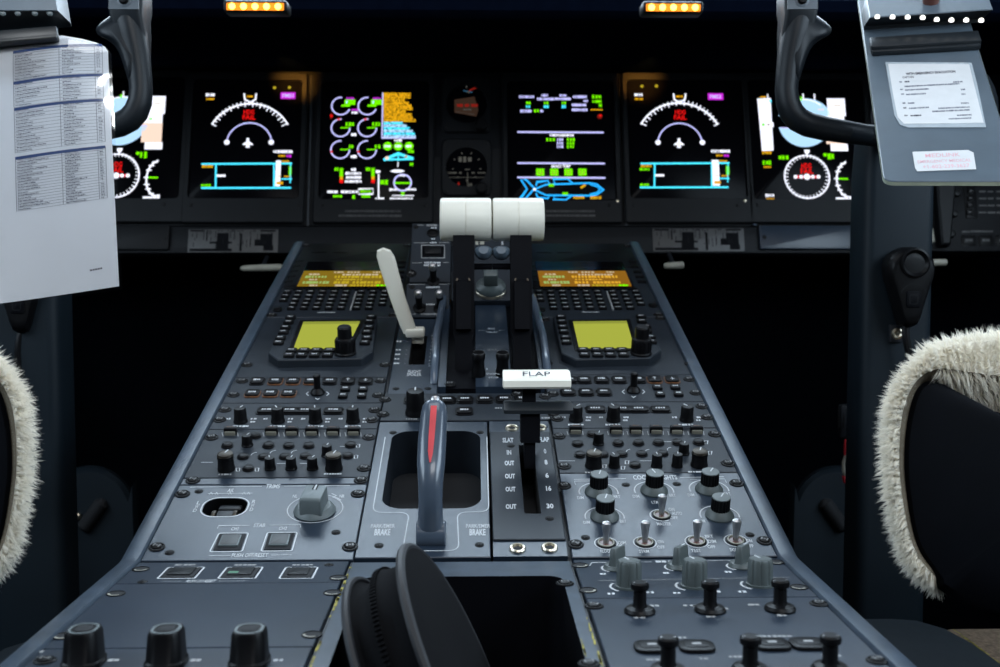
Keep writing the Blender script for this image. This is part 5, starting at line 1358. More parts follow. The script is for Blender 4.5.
# panel captions beneath the middle displays, bolts, plates
for cap in (((374, 213, 55), (371, 217.6, 62)), ((570, 213, 48), (567, 217.4, 56))):
    b = MB()
    for x, y, w in cap: X, Y = IP.xy(x, y); b.bars(X, Y, w*S0, 2.4*S0, 0.0095, M['placard'])
    IP.part('caption', b)
for x, y in ((743.5, 202.6), (617, 203)):
    X, Y = IP.xy(x, y); b = MB(); b.lathe([(0.003, 0), (0.003, 0.0012), (0.002, 0.0022), (1e-5, 0.0025)], M['brass'], (X, Y, 0.0095), seg=12); IP.part('stud', b)
def plaque(x0, x1, y0, y1, label, kind):
    u, v = I((x0+x1)/2, (y0+y1)/2); T = Thing('placard' if kind == 'chart' else 'cover_plate', INS, u, v, label, 'placard' if kind == 'chart' else 'cover plate', n=0.0045)
    a = T.xy(x0, y1); e = T.xy(x1, y0); w, h = e[0]-a[0], e[1]-a[1]
    b = MB()
    if kind == 'chart':
        b.rp((a[0]+e[0])/2, (a[1]+e[1])/2, w, h, 0.001, 0, 0.0008, M['placard'], 0.0002)
        g = random.Random(3)
        Q_ = lambda fx0, fy0, fx1, fy1, m: b.quad(a[0]+w*fx0, a[1]+h*fy0, a[0]+w*fx1, a[1]+h*fy1, 0.0010, M[m])
        for r_ in ((0.02, 0.9, 0.18, 0.97), (0.02, 0.05, 0.49, 0.16), (0.32, 0.16, 0.45, 0.84), (0.24, 0.38, 0.33, 0.46), (0.8, 0.9, 0.97, 0.97), (0.74, 0.28, 0.94, 0.56), (0.80, 0.56, 0.94, 0.80), (0.84, 0.08, 0.95, 0.30), (0.575, 0.06, 0.60, 0.82), (0.20, 0.5, 0.215, 0.9), (0.45, 0.38, 0.49, 0.46)): Q_(*r_, 'blk2')
        for i in range(34):
            x = g.uniform(0.03, 0.95); y = g.uniform(0.1, 0.8); Q_(x, y, x+0.008, min(0.95, y+g.uniform(0.05, 0.4)), 'bezel')
        for i in range(12):
            x = g.uniform(0.2, 0.75); Q_(x, 0.9, x+0.012, 0.98, 'bezel')
        T.part('plate', b)
    else:
        b.rp((a[0]+e[0])/2, (a[1]+e[1])/2, w, h, 0.003, 0, 0.006, M['paint'] if kind == 'blue' else M['bezel'], 0.002); T.part('plate', b)
        for x in (x0+4, x1-4): X, Y = T.xy(x, (y0+y1)/2); T.part('screw', sscrew(), (X, Y, 0.006))
plaque(187.5, 278.5, 229.5, 252.5, 'dim grey printed chart placard under the left map display', 'chart')
plaque(653.2, 743.5, 228.5, 251.5, 'dim grey printed chart placard under the right map display', 'chart')
plaque(96, 170.5, 226.5, 250.5, 'blank grey cover plate under the leftmost flight display', 'grey')
plaque(759.5, 862, 226.5, 250, 'blank blue grey cover plate under the rightmost flight display', 'blue')
# foot air handles
for (x0, x1, y, d0, lb, px) in ((241, 283, 267.8, 1.72, 'long pale pull handle under the left chart placard', 1), (664, 684, 265.4, 1.72, 'short pale pull handle right of the pedestal under the right chart placard', 1)):
    a = pt(x0, y+0.6, d0); c = pt(x1, y-0.4, d0)
    b = MB(); b.tube([a, a+(c-a)*0.06, a+(c-a)*0.2, a+(c-a)*0.9, a+(c-a)*0.97, c], [0.003, 0.0046, 0.0052, 0.0058, 0.0052, 0.003], M['cream'], 12)
    o = bpy.data.objects.new('foot_air_pull', None); C.objects.link(o); tag(o, lb, 'pull handle', 'pull handles')
    obj('grip', b, o)
    b = MB(); m = (a+c)/2; b.tube([m+Vector((0.0, 0.003, 0.001)), m+Vector((0, 0.045, 0.018)), Vector((m.x, 1.979, m.z+0.03))], 0.0035, M['frame'], 8); obj('rod', b, o)
# side keypad panel at the far right
u, v = I(955, 215)
T = Thing('side_keypad_panel', INS, u, v, 'dark side panel with rows of keys at the far right, under the clipboard', 'keypad panel', n=0.03)
a = T.xy(880, 251); e = T.xy(1060, 165); b = MB(); b.rp((a[0]+e[0])/2, (a[1]+e[1])/2, e[0]-a[0], e[1]-a[1], 0.004, -0.03, 0.0, M['mainp'], 0.001)
for i in range(5): T_ = T.xy(992, 184.6+i*7.0); b.bars(T_[0], T_[1], 26*S0, 2.0*S0, 0.0004, M['placard'], n=3)
X, Y = T.xy(982, 231.4); b.bars(X, Y, 22*S0, 2.2*S0, 0.0004, M['placard']); X, Y = T.xy(966, 231.8); b.bars(X, Y, 8*S0, 2*S0, 0.0004, M['placard']); T.part('face_plate', b)
b = MB(); p = [T.xy(*q) for q in ((931, 180), (952, 180), (946, 248), (937, 248))]; b.prism(p[::-1], 0, 0.02, M['bezel'], 0.003); T.part('moulding', b)
kk = button(0.010, 0.0095, 0.003, 1, 'key', 'placard')
b = MB(); c0 = T.xy(970, 199); b.rp(c0[0], c0[1], 11.5*S0, 40*S0, 0.003, 0, 0.0015, M['blk'], 0.0005); T.part('key_column', b)
for i in range(5): X, Y = T.xy(970.5-i*0.4, 184.6+i*7.0); T.part('key', kk, (X, Y, 0.0015))
k2 = button(0.0215, 0.0155, 0.0022, 1, 'key', 'placard', 'blk')
for x in (968.6, 985.6, 1002.6): X, Y = T.xy(x, 240.6); T.part('key', k2, (X, Y, 0))
for x, y in ((956, 193.6), (953.6, 213.8), (951, 234)): X, Y = T.xy(x, y); T.part('knob', knob(0.0060, 0.006, 'round'), (X, Y, 0))
for (x, y, x1, y1, lb) in ((929.4, 228, 931.6, 243, 'small white upright tab between the right column and the side keypad panel'), (932, 262.6, 946.6, 262.2, 'short pale pull handle beside the hand microphone on the right')):
    b = MB(); a = pt(x, y, 1.66); c = pt(x1, y1, 1.66); b.tube([a, a+(c-a)*0.08, a+(c-a)*0.92, c], [0.0035, 0.0052, 0.0052, 0.0035], M['cream'], 10)
    o = bpy.data.objects.new('foot_air_pull' if y > 250 else 'marker_tab', None); C.objects.link(o); tag(o, lb, 'pull handle' if y > 250 else 'tab'); obj('grip' if y > 250 else 'tab', b, o)
    b = MB(); m = (a+c)/2; b.tube([m+Vector((0, 0.003, 0)), m+Vector((0, 0.05, 0.006)), Vector((m.x, 1.979, m.z+0.02))], 0.003, M['frame'], 8); obj('stem', b, o)
# ================================================================ YOKES, COLUMNS, CLIPBOARDS
def empty(name, label, cat, group=None, loc=(0, 0, 0)):
    o = bpy.data.objects.new(name, None); C.objects.link(o); o.location = loc
    o.empty_display_size = 0.03; return tag(o, label, cat, group)
YD = 1.20
def cr_open(pts, n=3):
    out = []; N = len(pts)
    for i in range(N):
        p0, p1, p2, p3 = pts[i-1], pts[i], pts[(i+1) % N], pts[(i+2) % N]
        for k in range(n):
            t = k/n; out.append(tuple(0.5*((2*b)+(-a+c)*t+(2*a-5*b+4*c-d)*t*t+(-a+3*b-3*c+d)*t**3) for a, b, c, d in zip(p0, p1, p2, p3)))
    return out
def yoke(right):
    mx = (lambda p: p) if right else (lambda p: 927.5-p)
    s = 1 if right else -1
    Y = empty('control_yoke', 'right control yoke, dark moulded horn curving toward the right clipboard' if right else 'left control yoke, dark moulded horn curving behind the hanging checklist', 'control yoke', 'control yokes')
    P = lambda x, y, d=YD: pt(mx(x), y, d)
    k = YD/F
    path = [(799, 8, 15), (797.5, 22, 16.5), (794, 38, 15.5), (790, 56, 13.6), (787.6, 74, 12.6), (786.4, 90, 12.4), (787.6, 102, 12.8), (791.5, 112, 13.2), (798, 119.5, 13.4), (808, 124.6, 13.4), (824, 128.4, 13.0), (844, 131.8, 12.2), (866, 135, 11.6), (905, 138, 13)]
    b = MB(); b.tube([P(x, y, YD+(0.03 if i > 11 else 0)) for i, (x, y, r) in enumerate(path)], [r*k for x, y, r in path], M['yoke'], 22, sq=0.92)
    Y_g = obj('grip', b, Y)
    # head block with flat pale face
    b = MB(); loops = []
    for (y, x0, x1, t0, t1) in ((-46, 783, 812, -0.016, 0.022), (-20, 781, 814, -0.018, 0.024), (10, 780.5, 815, -0.019, 0.024), (17, 781.5, 814, -0.019, 0.022), (34, 780.5, 812, -0.010, 0.020), (60, 779.5, 803, -0.004, 0.012)):
        c = P((x0+x1)/2, y); hw = abs(x1-x0)/2*k
        U = cdir(1, 0, 0); W = cdir(0, 0, 1)
        loops.append([c+U*q[0]*hw+W*(t0+(t1-t0)*(q[1]+1)/2) for q in [(x_/0.5, y_/0.5) for x_, y_ in rrect(0, 0, 1, 1, 0.16, 3)]])
    b.loft(loops, M['yoke']); hdo = obj('head', b, Y)
    b = MB(); c0 = [P(783.5, -40), P(811.5, -40), P(812.5, 14.5), P(783.0, 14.5)]
    n = cdir(0, 0, -1)
    c1 = [c+n*0.0182 for c in c0]; c2 = [c+n*0.0202 for c in c0]
    if not right: c1, c2 = c1[::-1], c2[::-1]
    b.loft([c1, c2], M['yokel']); obj('face_plate', b, Y, label='pale grey flat face')
    b = MB(); c = P(797, 5.5)+n*0.0195; Tm = Matrix.Translation(c) @ n.to_track_quat('Z', 'Y').to_matrix().to_4x4()
    b.lathe([(0.0078, 0), (0.0078, 0.001), (0.0062, 0.0016)], M['yokel'], seg=22, T=Tm); b.lathe([(0.0052, 0.0), (0.0052, 0.003), (0.0036, 0.0052), (1e-5, 0.0055)], M['blk'], seg=18, T=Tm)
    obj('push_button', b, Y)
    b = MB()   # thumb rest
    op = cr_open([(797, 8), (808, 10), (819, 17), (828, 24), (831.5, 29.5), (829, 35), (820, 40), (812, 47), (806.5, 58), (802, 72), (797, 84), (790, 70), (788, 40), (790, 12)])
    ccx, ccy = 802, 36
    L = [[P(ccx+(x-ccx)*e, ccy+(y-ccy)*e, YD+t) for x, y in op] for t, e in ((0.020, 0.80), (0.015, 0.95), (0.004, 1.0), (-0.006, 0.96), (-0.012, 0.82), (-0.0145, 0.6))]
    if right: L = [l[::-1] for l in L]
    b.loft(L, M['yoke']); obj('thumb_rest', b, Y, smooth=60)
    b = MB(); c = pt(mx(937), 112, YD+0.06); Tm = Matrix.Translation(c) @ Matrix.Rotation(PI/2, 4, 'X')
    b.lathe([(0.0001, -0.05), (0.050, -0.05), (0.062, -0.04), (0.066, 0.0), (0.062, 0.02), (0.05, 0.03), (0.0001, 0.032)], M['yoke'], seg=30, T=Tm); obj('hub', b, Y)
    return Y
yoke(True); yoke(False)
CD = 1.285
def column(right):
    s = 1 if right else -1
    xc = pt(889, 200, CD).x if right else pt(38, 200, CD).x
    yc = pt(889, 300, CD).y
    T = empty('control_column', 'dark blue grey column under the right yoke, carrying a hand microphone' if right else 'dark blue grey column under the left yoke, below the hanging checklist', 'control column', 'control columns', (xc, yc, 0.02))
    b = MB(); hw = 0.0405
    z1 = pt(889, 128, CD).z-0.02
    lo = []
    for z, e in ((0.0, 1.0), (z1*0.6, 1.0), (z1-0.06, 1.0), (z1, 0.9)):
        lo.append([(x*e, y, z) for x, y in rrect(0, 0, 2*hw, 0.06, 0.012, 4)])
    b.loft(lo, M['col']); obj('tube', b, T)
    b = MB(); b.bbox((-0.075, -0.07, -0.02), (0.075, 0.07, 0.03), M['box'], 0.01); obj('foot', b, T)
    b = MB(); q = pt(896.5 if right else 30, 333.5, CD-0.031)-Vector((xc, yc, 0.02)); Tm = Matrix.Translation(q) @ Matrix.Rotation(PI/2, 4, 'X')
    b.bbox((-0.008, -0.010, -0.004), (0.008, 0.010, 0.001), M['frame'], 0.001, Tm)
    b.lathe([(0.0066, 0.001), (0.0066, 0.003), (0.0045, 0.0042), (0.003, 0.003), (0.0001, 0.003)], M['brass'], seg=22, T=Tm); obj('lug', b, T, label='brass ringed lug')
column(True); column(False)
def mic(right):
    px = 908.5 if right else 22
    py = 0 if right else 6
    c = pt(px, 285+py, CD-0.052); k = (CD-0.052)/F
    T = empty('hand_microphone', 'black pear shaped hand microphone hung on the right control column' if right else 'black hand microphone on the left control column, mostly hidden behind the checklist', 'microphone', 'hand microphones', c)
    prof = [(-42, 2), (-40, 7), (-33, 10), (-20, 13.5), (-4, 18.5), (8, 22.5), (18, 23.8), (26, 22), (33, 15.5), (37, 7), (38, 2)]
    out = [(w*k, y*k*1.0) for y, w in prof]+[(-w*k, y*k) for y, w in prof[::-1]]
    b = MB(); Tm = Matrix.Rotation(PI/2, 4, 'X')
    cc = lambda e: [(x*e, (y-0*k)*e) for x, y in out]
    b.loft([[(x, y, z) for x, y in cc(e)] for z, e in ((-0.016, 0.9), (-0.012, 1.0), (0.004, 1.0), (0.010, 0.95), (0.0135, 0.85), (0.0145, 0.70))], M['blk'], Tm); bd = obj('body', b, T)
    b = MB(); b.lathe([(0.0165, 0.0125), (0.0165, 0.0165), (0.0145, 0.0175), (0.0125, 0.0160), (0.0090, 0.0105), (0.0001, 0.0095)], M['blk'], (0.001*1, 22*k, 0), seg=28, T=Tm); obj('mouthpiece', b, T)
    b = MB(); b.rp(0, -14*k, 0.0165, 0.0185, 0.003, 0.012, 0.0158, M['blk2'], 0.001, Tm); b.line(rrect(0, -14*k, 0.009, 0.010, 0.002), 0.0008, 0.016, M['bezel'], True, Tm); b.arc(0, -12*k, 0.0150, 0.0010, 20, 160, 0.0150, M['bezel'], T=Tm); obj('talk_button', b, T)
    b = MB(); q = [Vector((0.0, 0.004, -38*k))] + [pt(x, y+py, CD-0.048)-c for x, y in (((905.5, 333), (907.5, 346), (911, 360), (916, 385), (918, 430), (914, 500)) if right else ((20, 330), (18, 346), (18, 362), (19, 372), (15, 400), (10, 460)))]
    b.tube(q, 0.0042, M['blk'], 10); obj('cord', b, T)
    b = MB(); b.bbox((-0.012, -0.004, -0.012), (0.012, 0.014, 0.022), M['frame'], 0.002, Matrix.Translation((0, 0.014, 0.0))); obj('hanger', b, T)
mic(True); mic(False)

# ---- right clipboard
O = pt(935, 115, 1.05)
CB = Plane(O, cdir(1, 0, -0.25), cdir(0.25, 0.85, 1))
T = Thing('clipboard', CB, 0, 0, 'grey metal clipboard on the right yoke, row of lit white lamps across its head', 'clipboard')
pl = [T.xy(*p) for p in ((884, 181.2), (1020, 181.2), (962, -4), (857.5, -4))]
b = MB(); ol = rpoly(pl, 0.010, 5); b.prism(ol, -0.004, 0.0, M['plate'], 0.0008); bd = T.part('board', b)
b = MB(); b.loft([[(x, y, -0.0045) for x, y in inset(ol, -0.0003)], [(x, y, -0.0008) for x, y in inset(ol, -0.0005)]], M['edge'], cap0=False, cap1=False); T.part('edge_highlight', b)  # thin pale band that paints the highlight along the board rim
hz = 0.024
fx0, fv = T.xy(869.5, 17.0, hz); fx1 = T.xy(996, 17.5, hz)[0]; bx0, bv = T.xy(864, 30); bx1 = T.xy(985, 30)[0]
tv = fv+0.06
b = MB(); b.loft([[(bx0, bv, 0.0), (bx1, bv, 0.0), (bx1, tv, 0.0), (bx0, tv, 0.0)], [(bx0, bv+0.001, 0.004), (bx1, bv+.001, 0.004), (bx1, tv, 0.004), (bx0, tv, 0.004)], [(fx0, fv-0.0005, hz-0.001), (fx1, fv-0.0005, hz-0.001), (fx1, tv, hz-0.001), (fx0, tv, hz-0.001)]], M['clip'])
b.loft([[(fx0, fv-0.0005, hz-0.001), (fx1, fv-0.0005, hz-0.001), (fx1, tv, hz-0.001), (fx0, tv, hz-0.001)], [(fx0+.0006, fv+.0002, hz), (fx1-.0006, fv+.0002, hz), (fx1-.0006, tv, hz), (fx0+.0006, tv, hz)]], M['plate'])
hs = T.part('clip_housing', b)
for i, (x, y) in enumerate(((877.2, 17.6), (892.4, 17.8), (907.6, 18), (922.6, 18.4), (936.6, 20.4), (951.2, 21), (966, 21), (981, 21.2))):
    X, Y = T.xy(x, y, hz*0.93); b = MB()
    b.lathe([(0.0027, 0.0), (0.0027, 0.002), (0.0018, 0.0032), (1e-5, 0.0034)], E['led'], (X, Y-0.0006, hz*0.93), seg=16); T.part('lamp', b, parent=hs)
b = MB(); X, Y = T.xy(931, 3, hz); b.lathe([(0.0085, 0), (0.0090, 0.006), (0.0085, 0.013), (0.006, 0.015), (1e-5, 0.0155)], M['brown'], (X, Y+0.002, hz), seg=24); T.part('clamp_knob', b, label='small red brown knob')
b = MB(); a = T.xy(871, 47, 0.009); e = T.xy(978.5, 30.5, 0.009)
b.bbox((a[0], a[1], 0.0005), (e[0], e[1], 0.0095), M['clip'], 0.0015); b.bbox((a[0]+0.001, a[1]-0.0045, 0.0005), (e[0]-0.001, a[1]+0.0006, 0.0060), M['clip'], 0.0012); T.part('clip_bar', b)
# evacuation card in a plastic sleeve and a sticker
def on_board(name, label, cat, corners, m, th):
    S = Thing(name, CB, *[sum(T.pl.hit(*p)[i] for p in corners)/len(corners) for i in (0, 1)], label, cat, n=0.0001)
    b = MB(); p = [S.xy(*q) for q in corners]
    a = sum(p[i-1][0]*p[i][1]-p[i][0]*p[i-1][1] for i in range(len(p)))
    b.prism(p if a > 0 else p[::-1], 0, th, m); return S, b
M['sleeve'] = mat('clear_plastic_edge', (0.45, 0.50, 0.54), 0.12, var=0.1, coat=1.0)
S, b = on_board('evacuation_card', 'white printed emergency evacuation card taped on the grey clipboard', 'card', ((885.2, 62.6), (971.6, 63.2), (977, 84), (986, 127.6), (908, 127.8), (900, 125), (894.5, 116), (891, 96)), M['sleeve'], 0.0006)
S.part('sleeve', b)
b = MB(); p = [S.xy(*q) for q in ((888, 64.6), (969, 65), (983.6, 123.6), (904, 124.6), (897.5, 118), (893, 95))]; a = sum(p[i-1][0]*p[i][1]-p[i][0]*p[i-1][1] for i in range(len(p)))
b.prism(p if a > 0 else p[::-1], 0.0006, 0.0009, M['card']); cdp = S.part('card', b)
b = MB(); kx, ky = None, None
def cw(px, py, wpx, hpx, m, n=None):
    X, Y = S.xy(px, py); X1 = S.xy(px+1, py)[0]; Y1 = S.xy(px, py-1)[1]
    b.bars(X, Y, wpx*(X1-X), hpx*(Y1-Y), 0.00105, M[m], n=n or max(3, int(wpx/1.5)))
X, Y = S.xy(930.4, 73.6); kx = S.xy(931.4, 73.6)[0]-X; ky = S.xy(930.4, 72.6)[1]-Y
b.text('WITH EMERGENCY EVACUATION', X, Y, 2.3*ky, 0.00105, M['ink'], w=50*kx, bold=0.03)
X, Y = S.xy(908, 78); b.text('CAPTAIN', X, Y, 2.1*ky, 0.00105, M['ink'], w=11.5*kx, bold=0.01)
for (x, y, w, m) in ((900.6, 82.8, 3, 'inkg'), (907, 82.6, 5, 'ink'), (958, 82.8, 10, 'inkg'), (932, 86, 56, 'inkg'), (901.6, 90.4, 3, 'inkg'), (917, 90.4, 24, 'inkg'), (963, 90.4, 4.4, 'inkg'), (902.6, 95, 3, 'inkg'), (916, 95, 20, 'inkg'), (963.6, 95, 4.4, 'inkg'), (904, 104, 3, 'inkg'), (911.4, 104, 7, 'inkg'), (965, 104, 8, 'inkg'), (904.8, 108.8, 3, 'ink'), (919, 108.8, 20, 'inkg'), (954, 108.6, 32, 'inkg'), (951, 111.6, 38, 'inkg'), (906, 116.4, 3, 'ink'), (916, 116.4, 11, 'ink'), (964.4, 116, 15, 'inkg'), (960, 119.4, 23, 'inkg')):
    cw(x, y, w, 1.6, m)
S.part('print', b, parent=cdp)
S, b = on_board('medical_sticker', 'small curled white sticker with pink lettering near the foot of the grey clipboard', 'sticker', ((912.4, 152.2), (968, 150.4), (973.5, 153), (976.2, 169.6), (917.2, 171.6), (915, 168)), M['card'], 0.0005)
st_ = S.part('label_paper', b)
b = MB()
for t, x, y, h, w in (('MEDLINK', 942.5, 155.6, 3.8, 35), ('EMERGENCY MEDICAL', 944.2, 161.4, 3.0, 54), ('+1-602-239-3627', 946, 166.6, 3.6, 47)):
    X, Y = S.xy(x, y); kx = S.xy(x+1, y)[0]-X; ky = S.xy(x, y-1)[1]-Y
    b.text(t, X, Y, h*ky, 0.0006, M['pink'], w=w*kx, bold=0.005)
S.part('print', b, parent=st_)

# ---- left clipboard with hanging checklist
PD = 1.0
PP = Plane(pt(60, 170, PD), cdir(3.55, 0.62, 1.0), cdir(-0.6, 5.6, 1.0))
T = Thing('clipboard', PP, 0, 0, 'black clipboard head with unlit lamps on the left yoke, gripping the hanging checklist', 'clipboard', n=-0.010)
pl = [T.xy(*p) for p in ((-70, 70), (60, 66), (55, -6), (-70, -6))]
b = MB(); b.prism(rpoly(pl, 0.01), -0.004, 0.0, M['plate'], 0.0008); T.part('board', b)
hz = 0.036
a = T.xy(-60, 10.5, hz); e = T.xy(58, 10.5, hz); f0 = T.xy(71, 25, 0.004)
tv = a[1]+0.06
b = MB(); b.loft([[(a[0], f0[1], 0.0), (f0[0], f0[1], 0.0), (f0[0], tv, 0.0), (a[0], tv, 0.0)], [(a[0], f0[1]+0.001, 0.006), (f0[0], f0[1]+.001, 0.006), (f0[0], tv, 0.006), (a[0], tv, 0.006)], [(a[0], a[1], hz-0.001), (e[0], e[1], hz-0.001), (e[0], tv, hz-0.001), (a[0], tv, hz-0.001)]], M['clip'])
b.loft([[(a[0], a[1], hz-0.001), (e[0], e[1], hz-0.001), (e[0], tv, hz-0.001), (a[0], tv, hz-0.001)], [(a[0], a[1]+.0005, hz), (e[0]-.0006, e[1]+.0005, hz), (e[0]-.0006, tv, hz), (a[0], tv, hz)]], M['plate'])
hs = T.part('clip_housing', b)
for x in (3, 18, 35, 50):
    X, Y = T.xy(x, 13.6, hz*0.86); b = MB(); b.lathe([(0.0028, 0.0), (0.0028, 0.002), (0.0018, 0.0032), (1e-5, 0.0034)], M['grey'], (X, Y, hz*0.86), seg=14, T=None); T.part('lamp', b, parent=hs)
b = MB(); a = T.xy(-60, 47, 0.020); e = T.xy(56, 25, 0.020)
b.bbox((a[0], a[1], 0.0005), (e[0], e[1], 0.0200), M['clip'], 0.0015); b.bbox((a[0], a[1]-0.001, 0.011), (e[0]-0.001, a[1]+0.002, 0.0215), M['clip'], 0.0008); T.part('clip_bar', b)
S = Thing('checklist', PP, 0, 0, 'white laminated checklist with blue headed tables hanging from the left clipboard', 'checklist', n=0.0)
pm = M['paper']; nt = pm.node_tree; pb = nt.nodes['Principled BSDF']; tl = nt.nodes.new('ShaderNodeBsdfTranslucent'); tl.inputs[0].default_value = (0.90, 0.92, 0.96, 1)
mxp_ = nt.nodes.new('ShaderNodeMixShader'); mxp_.inputs[0].default_value = 0.4
nt.links.new(pb.outputs[0], mxp_.inputs[1]); nt.links.new(tl.outputs[0], mxp_.inputs[2]); nt.links.new(mxp_.outputs[0], nt.nodes['Material Output'].inputs[0])
def curl(x, y):
    # the sheet lies flat below and bows at its free upper corner
    t = max(0, (y-0.085)/0.06); return -0.010*t*t + 0.0016*math.sin(26*x+9*y)+0.0010*math.sin(11*y-14*x)
def sheet(corner_fn, nx, ny, z, m, th=0.0004):
    b = MB(); g = [[corner_fn(i/nx, j/ny) for i in range(nx+1)] for j in range(ny+1)]
    vs = [(x, y, curl(x, y)+z) for r_ in g for x, y in r_]; n = nx+1
    fs = [[j*n+i, j*n+i+1, (j+1)*n+i+1, (j+1)*n+i] for j in range(ny) for i in range(nx)]
    vs2 = [(x, y, zz-th) for x, y, zz in vs]; N = len(vs)
    f2 = [[q+N for q in f[::-1]] for f in fs]
    rim = [i for i in range(n)]+[j*n+nx for j in range(1, ny+1)]+[ny*n+i for i in range(nx-1, -1, -1)]+[j*n for j in range(ny-1, 0, -1)]
    f3 = [[rim[i], rim[(i+1) % len(rim)], rim[(i+1) % len(rim)]+N, rim[i]+N][::-1] for i in range(len(rim))]
    b.add(vs+vs2, fs+f2+f3, m); return b
LB, RB_, = S.xy(-46, 312), S.xy(119.0, 285.8); LT = S.xy(-46, 36)
def edge(ex):
    def fn(s, t):
        py = 285.8+ex*1.2-(285.8-30+ex*0)*t
        xr = 119.0+ex*1.0-(285.8-py)*0.047
        top = t > 0.9
        if t > 0.92: xr -= 60*((t-0.92)/0.08)**2*0.75
        xl = -46
        px = xl+(xr-xl)*s
        yl = py + (119-px)*0.147*(1-t*0.55) 
        if t > 0.9: yl = yl - 0.0*s
        return S.xy(px, yl)
    return fn
b = sheet(edge(0), 40, 50, 0.0, M['paper']); sh = S.part('sheet', b)
m = bpy.data.materials.new('clear_laminate'); m.use_nodes = True; nt = m.node_tree
for n_ in list(nt.nodes):
    if n_.type == 'BSDF_PRINCIPLED': nt.nodes.remove(n_)
tr = nt.nodes.new('ShaderNodeBsdfTransparent'); tr.inputs[0].default_value = (0.98, 0.985, 0.99, 1); gl = nt.nodes.new('ShaderNodeBsdfGlossy'); gl.inputs['Roughness'].default_value = 0.06
fr = nt.nodes.new('ShaderNodeFresnel'); fr.inputs[0].default_value = 1.5; mxn = nt.nodes.new('ShaderNodeMixShader')
nz = nt.nodes.new('ShaderNodeTexNoise'); nz.inputs['Scale'].default_value = 22; tc = nt.nodes.new('ShaderNodeTexCoord'); bp = nt.nodes.new('ShaderNodeBump'); bp.inputs['Strength'].default_value = 0.28; bp.inputs['Distance'].default_value = 0.004
nt.links.new(tc.outputs['Object'], nz.inputs['Vector']); nt.links.new(nz.outputs['Fac'], bp.inputs['Height']); nt.links.new(bp.outputs['Normal'], gl.inputs['Normal']); nt.links.new(bp.outputs['Normal'], fr.inputs['Normal'])
nt.links.new(fr.outputs[0], mxn.inputs[0]); nt.links.new(tr.outputs[0], mxn.inputs[1]); nt.links.new(gl.outputs[0], mxn.inputs[2]); nt.links.new(mxn.outputs[0], nt.nodes['Material Output'].inputs[0])
M['lam'] = m
b = sheet(edge(3.4), 40, 50, 0.0012, M['lam']); S.part('laminate', b, label='clear glossy laminate with a see through border')
b = MB()
def tp(s, y):      # y: height on the left edge of the table; lines fan out
    t = (y-52)/(211-52)
    yr = 45+(198-45)*t
    xl = 13+t*3.4; xr = 102+t*5.4
    bow = -2.2*math.sin(PI*s)*(1-t)
    return S.xy(xl+(xr-xl)*s, y+(yr-y)*s+bow)
def tline(s0, s1, y, w, m, dz=0.0, n=8):
    pts_ = [tp(s0+(s1-s0)*i/n, y) for i in range(n+1)]; hw = w*PD/F/2
    vs = []
    for x, y_ in pts_: z = curl(x, y_)+0.0004+dz; vs += [(x, y_-hw, z), (x, y_+hw, z)]
    b.add(vs, [[2*i, 2*i+2, 2*i+3, 2*i+1] for i in range(n)], M[m])
def tv_(s, y0, y1, w, m, n=6):
    hw = w*PD/F/2; vs = []
    for i in range(n+1): x, y_ = tp(s, y0+(y1-y0)*i/n); z = curl(x, y_)+0.0004; vs += [(x-hw, y_, z), (x+hw, y_, z)]
    b.add(vs, [[2*i, 2*i+2, 2*i+3, 2*i+1] for i in range(n)], M[m])
def tword(s0, s1, y, h, m):
    n = max(2, int((s1-s0)*89/1.5))
    for i in range(n):
        a = s0+(s1-s0)*i/n; tline(a, a+(s1-s0)/n*rnd.uniform(0.5, 0.85), y+rnd.uniform(-0.25, 0.25), h*rnd.uniform(0.6, 1), m, 0.0001, 1)
for y0, y1, nr, hdr in ((52, 82, 10, 1), (84, 108, 7, 1), (110, 153, 13, 1), (158.5, 211, 19, 1)):
    tline(0, 1, y0, 3.0, 'inkb', 0.0001); 
    for k in range(1, nr+1):
        y = y0+(y1-y0)*k/nr
        tline(0, 1, y, 0.28, 'inkg')
        yc = y-(y1-y0)/nr*0.45
        tword(0.02, 0.02+rnd.uniform(0.10, 0.36), yc, 1.5, 'inkg'); tword(0.55, 0.55+rnd.uniform(0.08, 0.24), yc, 1.5, 'inkg')
        if rnd.random() < 0.85: tword(0.935, 0.935+rnd.uniform(0.03, 0.05), yc, 1.4, 'inkg')
    for s in (0, 0.515, 0.915, 1.0): tv_(s, y0, y1, 0.45, 'inkg')
X, Y = S.xy(90, 270); 
for i in range(5): 
    b.quad(X+i*0.0022, Y-0.0008+i*.0001, X+i*0.0022+0.0015, Y+0.0008+i*.0001, curl(X, Y)+0.0006, M['ink'])
S.part('print', b, parent=sh)

# ================================================================ SEATS
def cr(pts, n=4):
    out = []
    for i in range(len(pts)-1):
        p0 = pts[max(i-1, 0)]; p1 = pts[i]; p2 = pts[i+1]; p3 = pts[min(i+2, len(pts)-1)]
        for k in range(n):
            t = k/n
            out.append(tuple(0.5*((2*b_)+(-a_+c_)*t+(2*a_-5*b_+4*c_-d_)*t*t+(-a_+3*b_-3*c_+d_)*t**3) for a_, b_, c_, d_ in zip(p0, p1, p2, p3)))
    out.append(pts[-1]); return out
OUT = [(1095, 327), (1040, 331), (1000, 338), (962, 342), (934, 350), (917, 364), (903, 383), (893, 404), (890, 435), (890, 465), (893, 495), (899, 525), (906, 550), (917, 567), (932, 579), (948, 588), (1000, 612), (1095, 628)]
INN = [(1095, 432), (1040, 426), (1000, 414), (972, 401), (949, 387), (932, 384), (921, 392), (914, 414), (910, 440), (909, 470), (912, 500), (917, 530), (924, 550), (934, 565), (943, 578), (950, 587), (1000, 611), (1095, 627)]
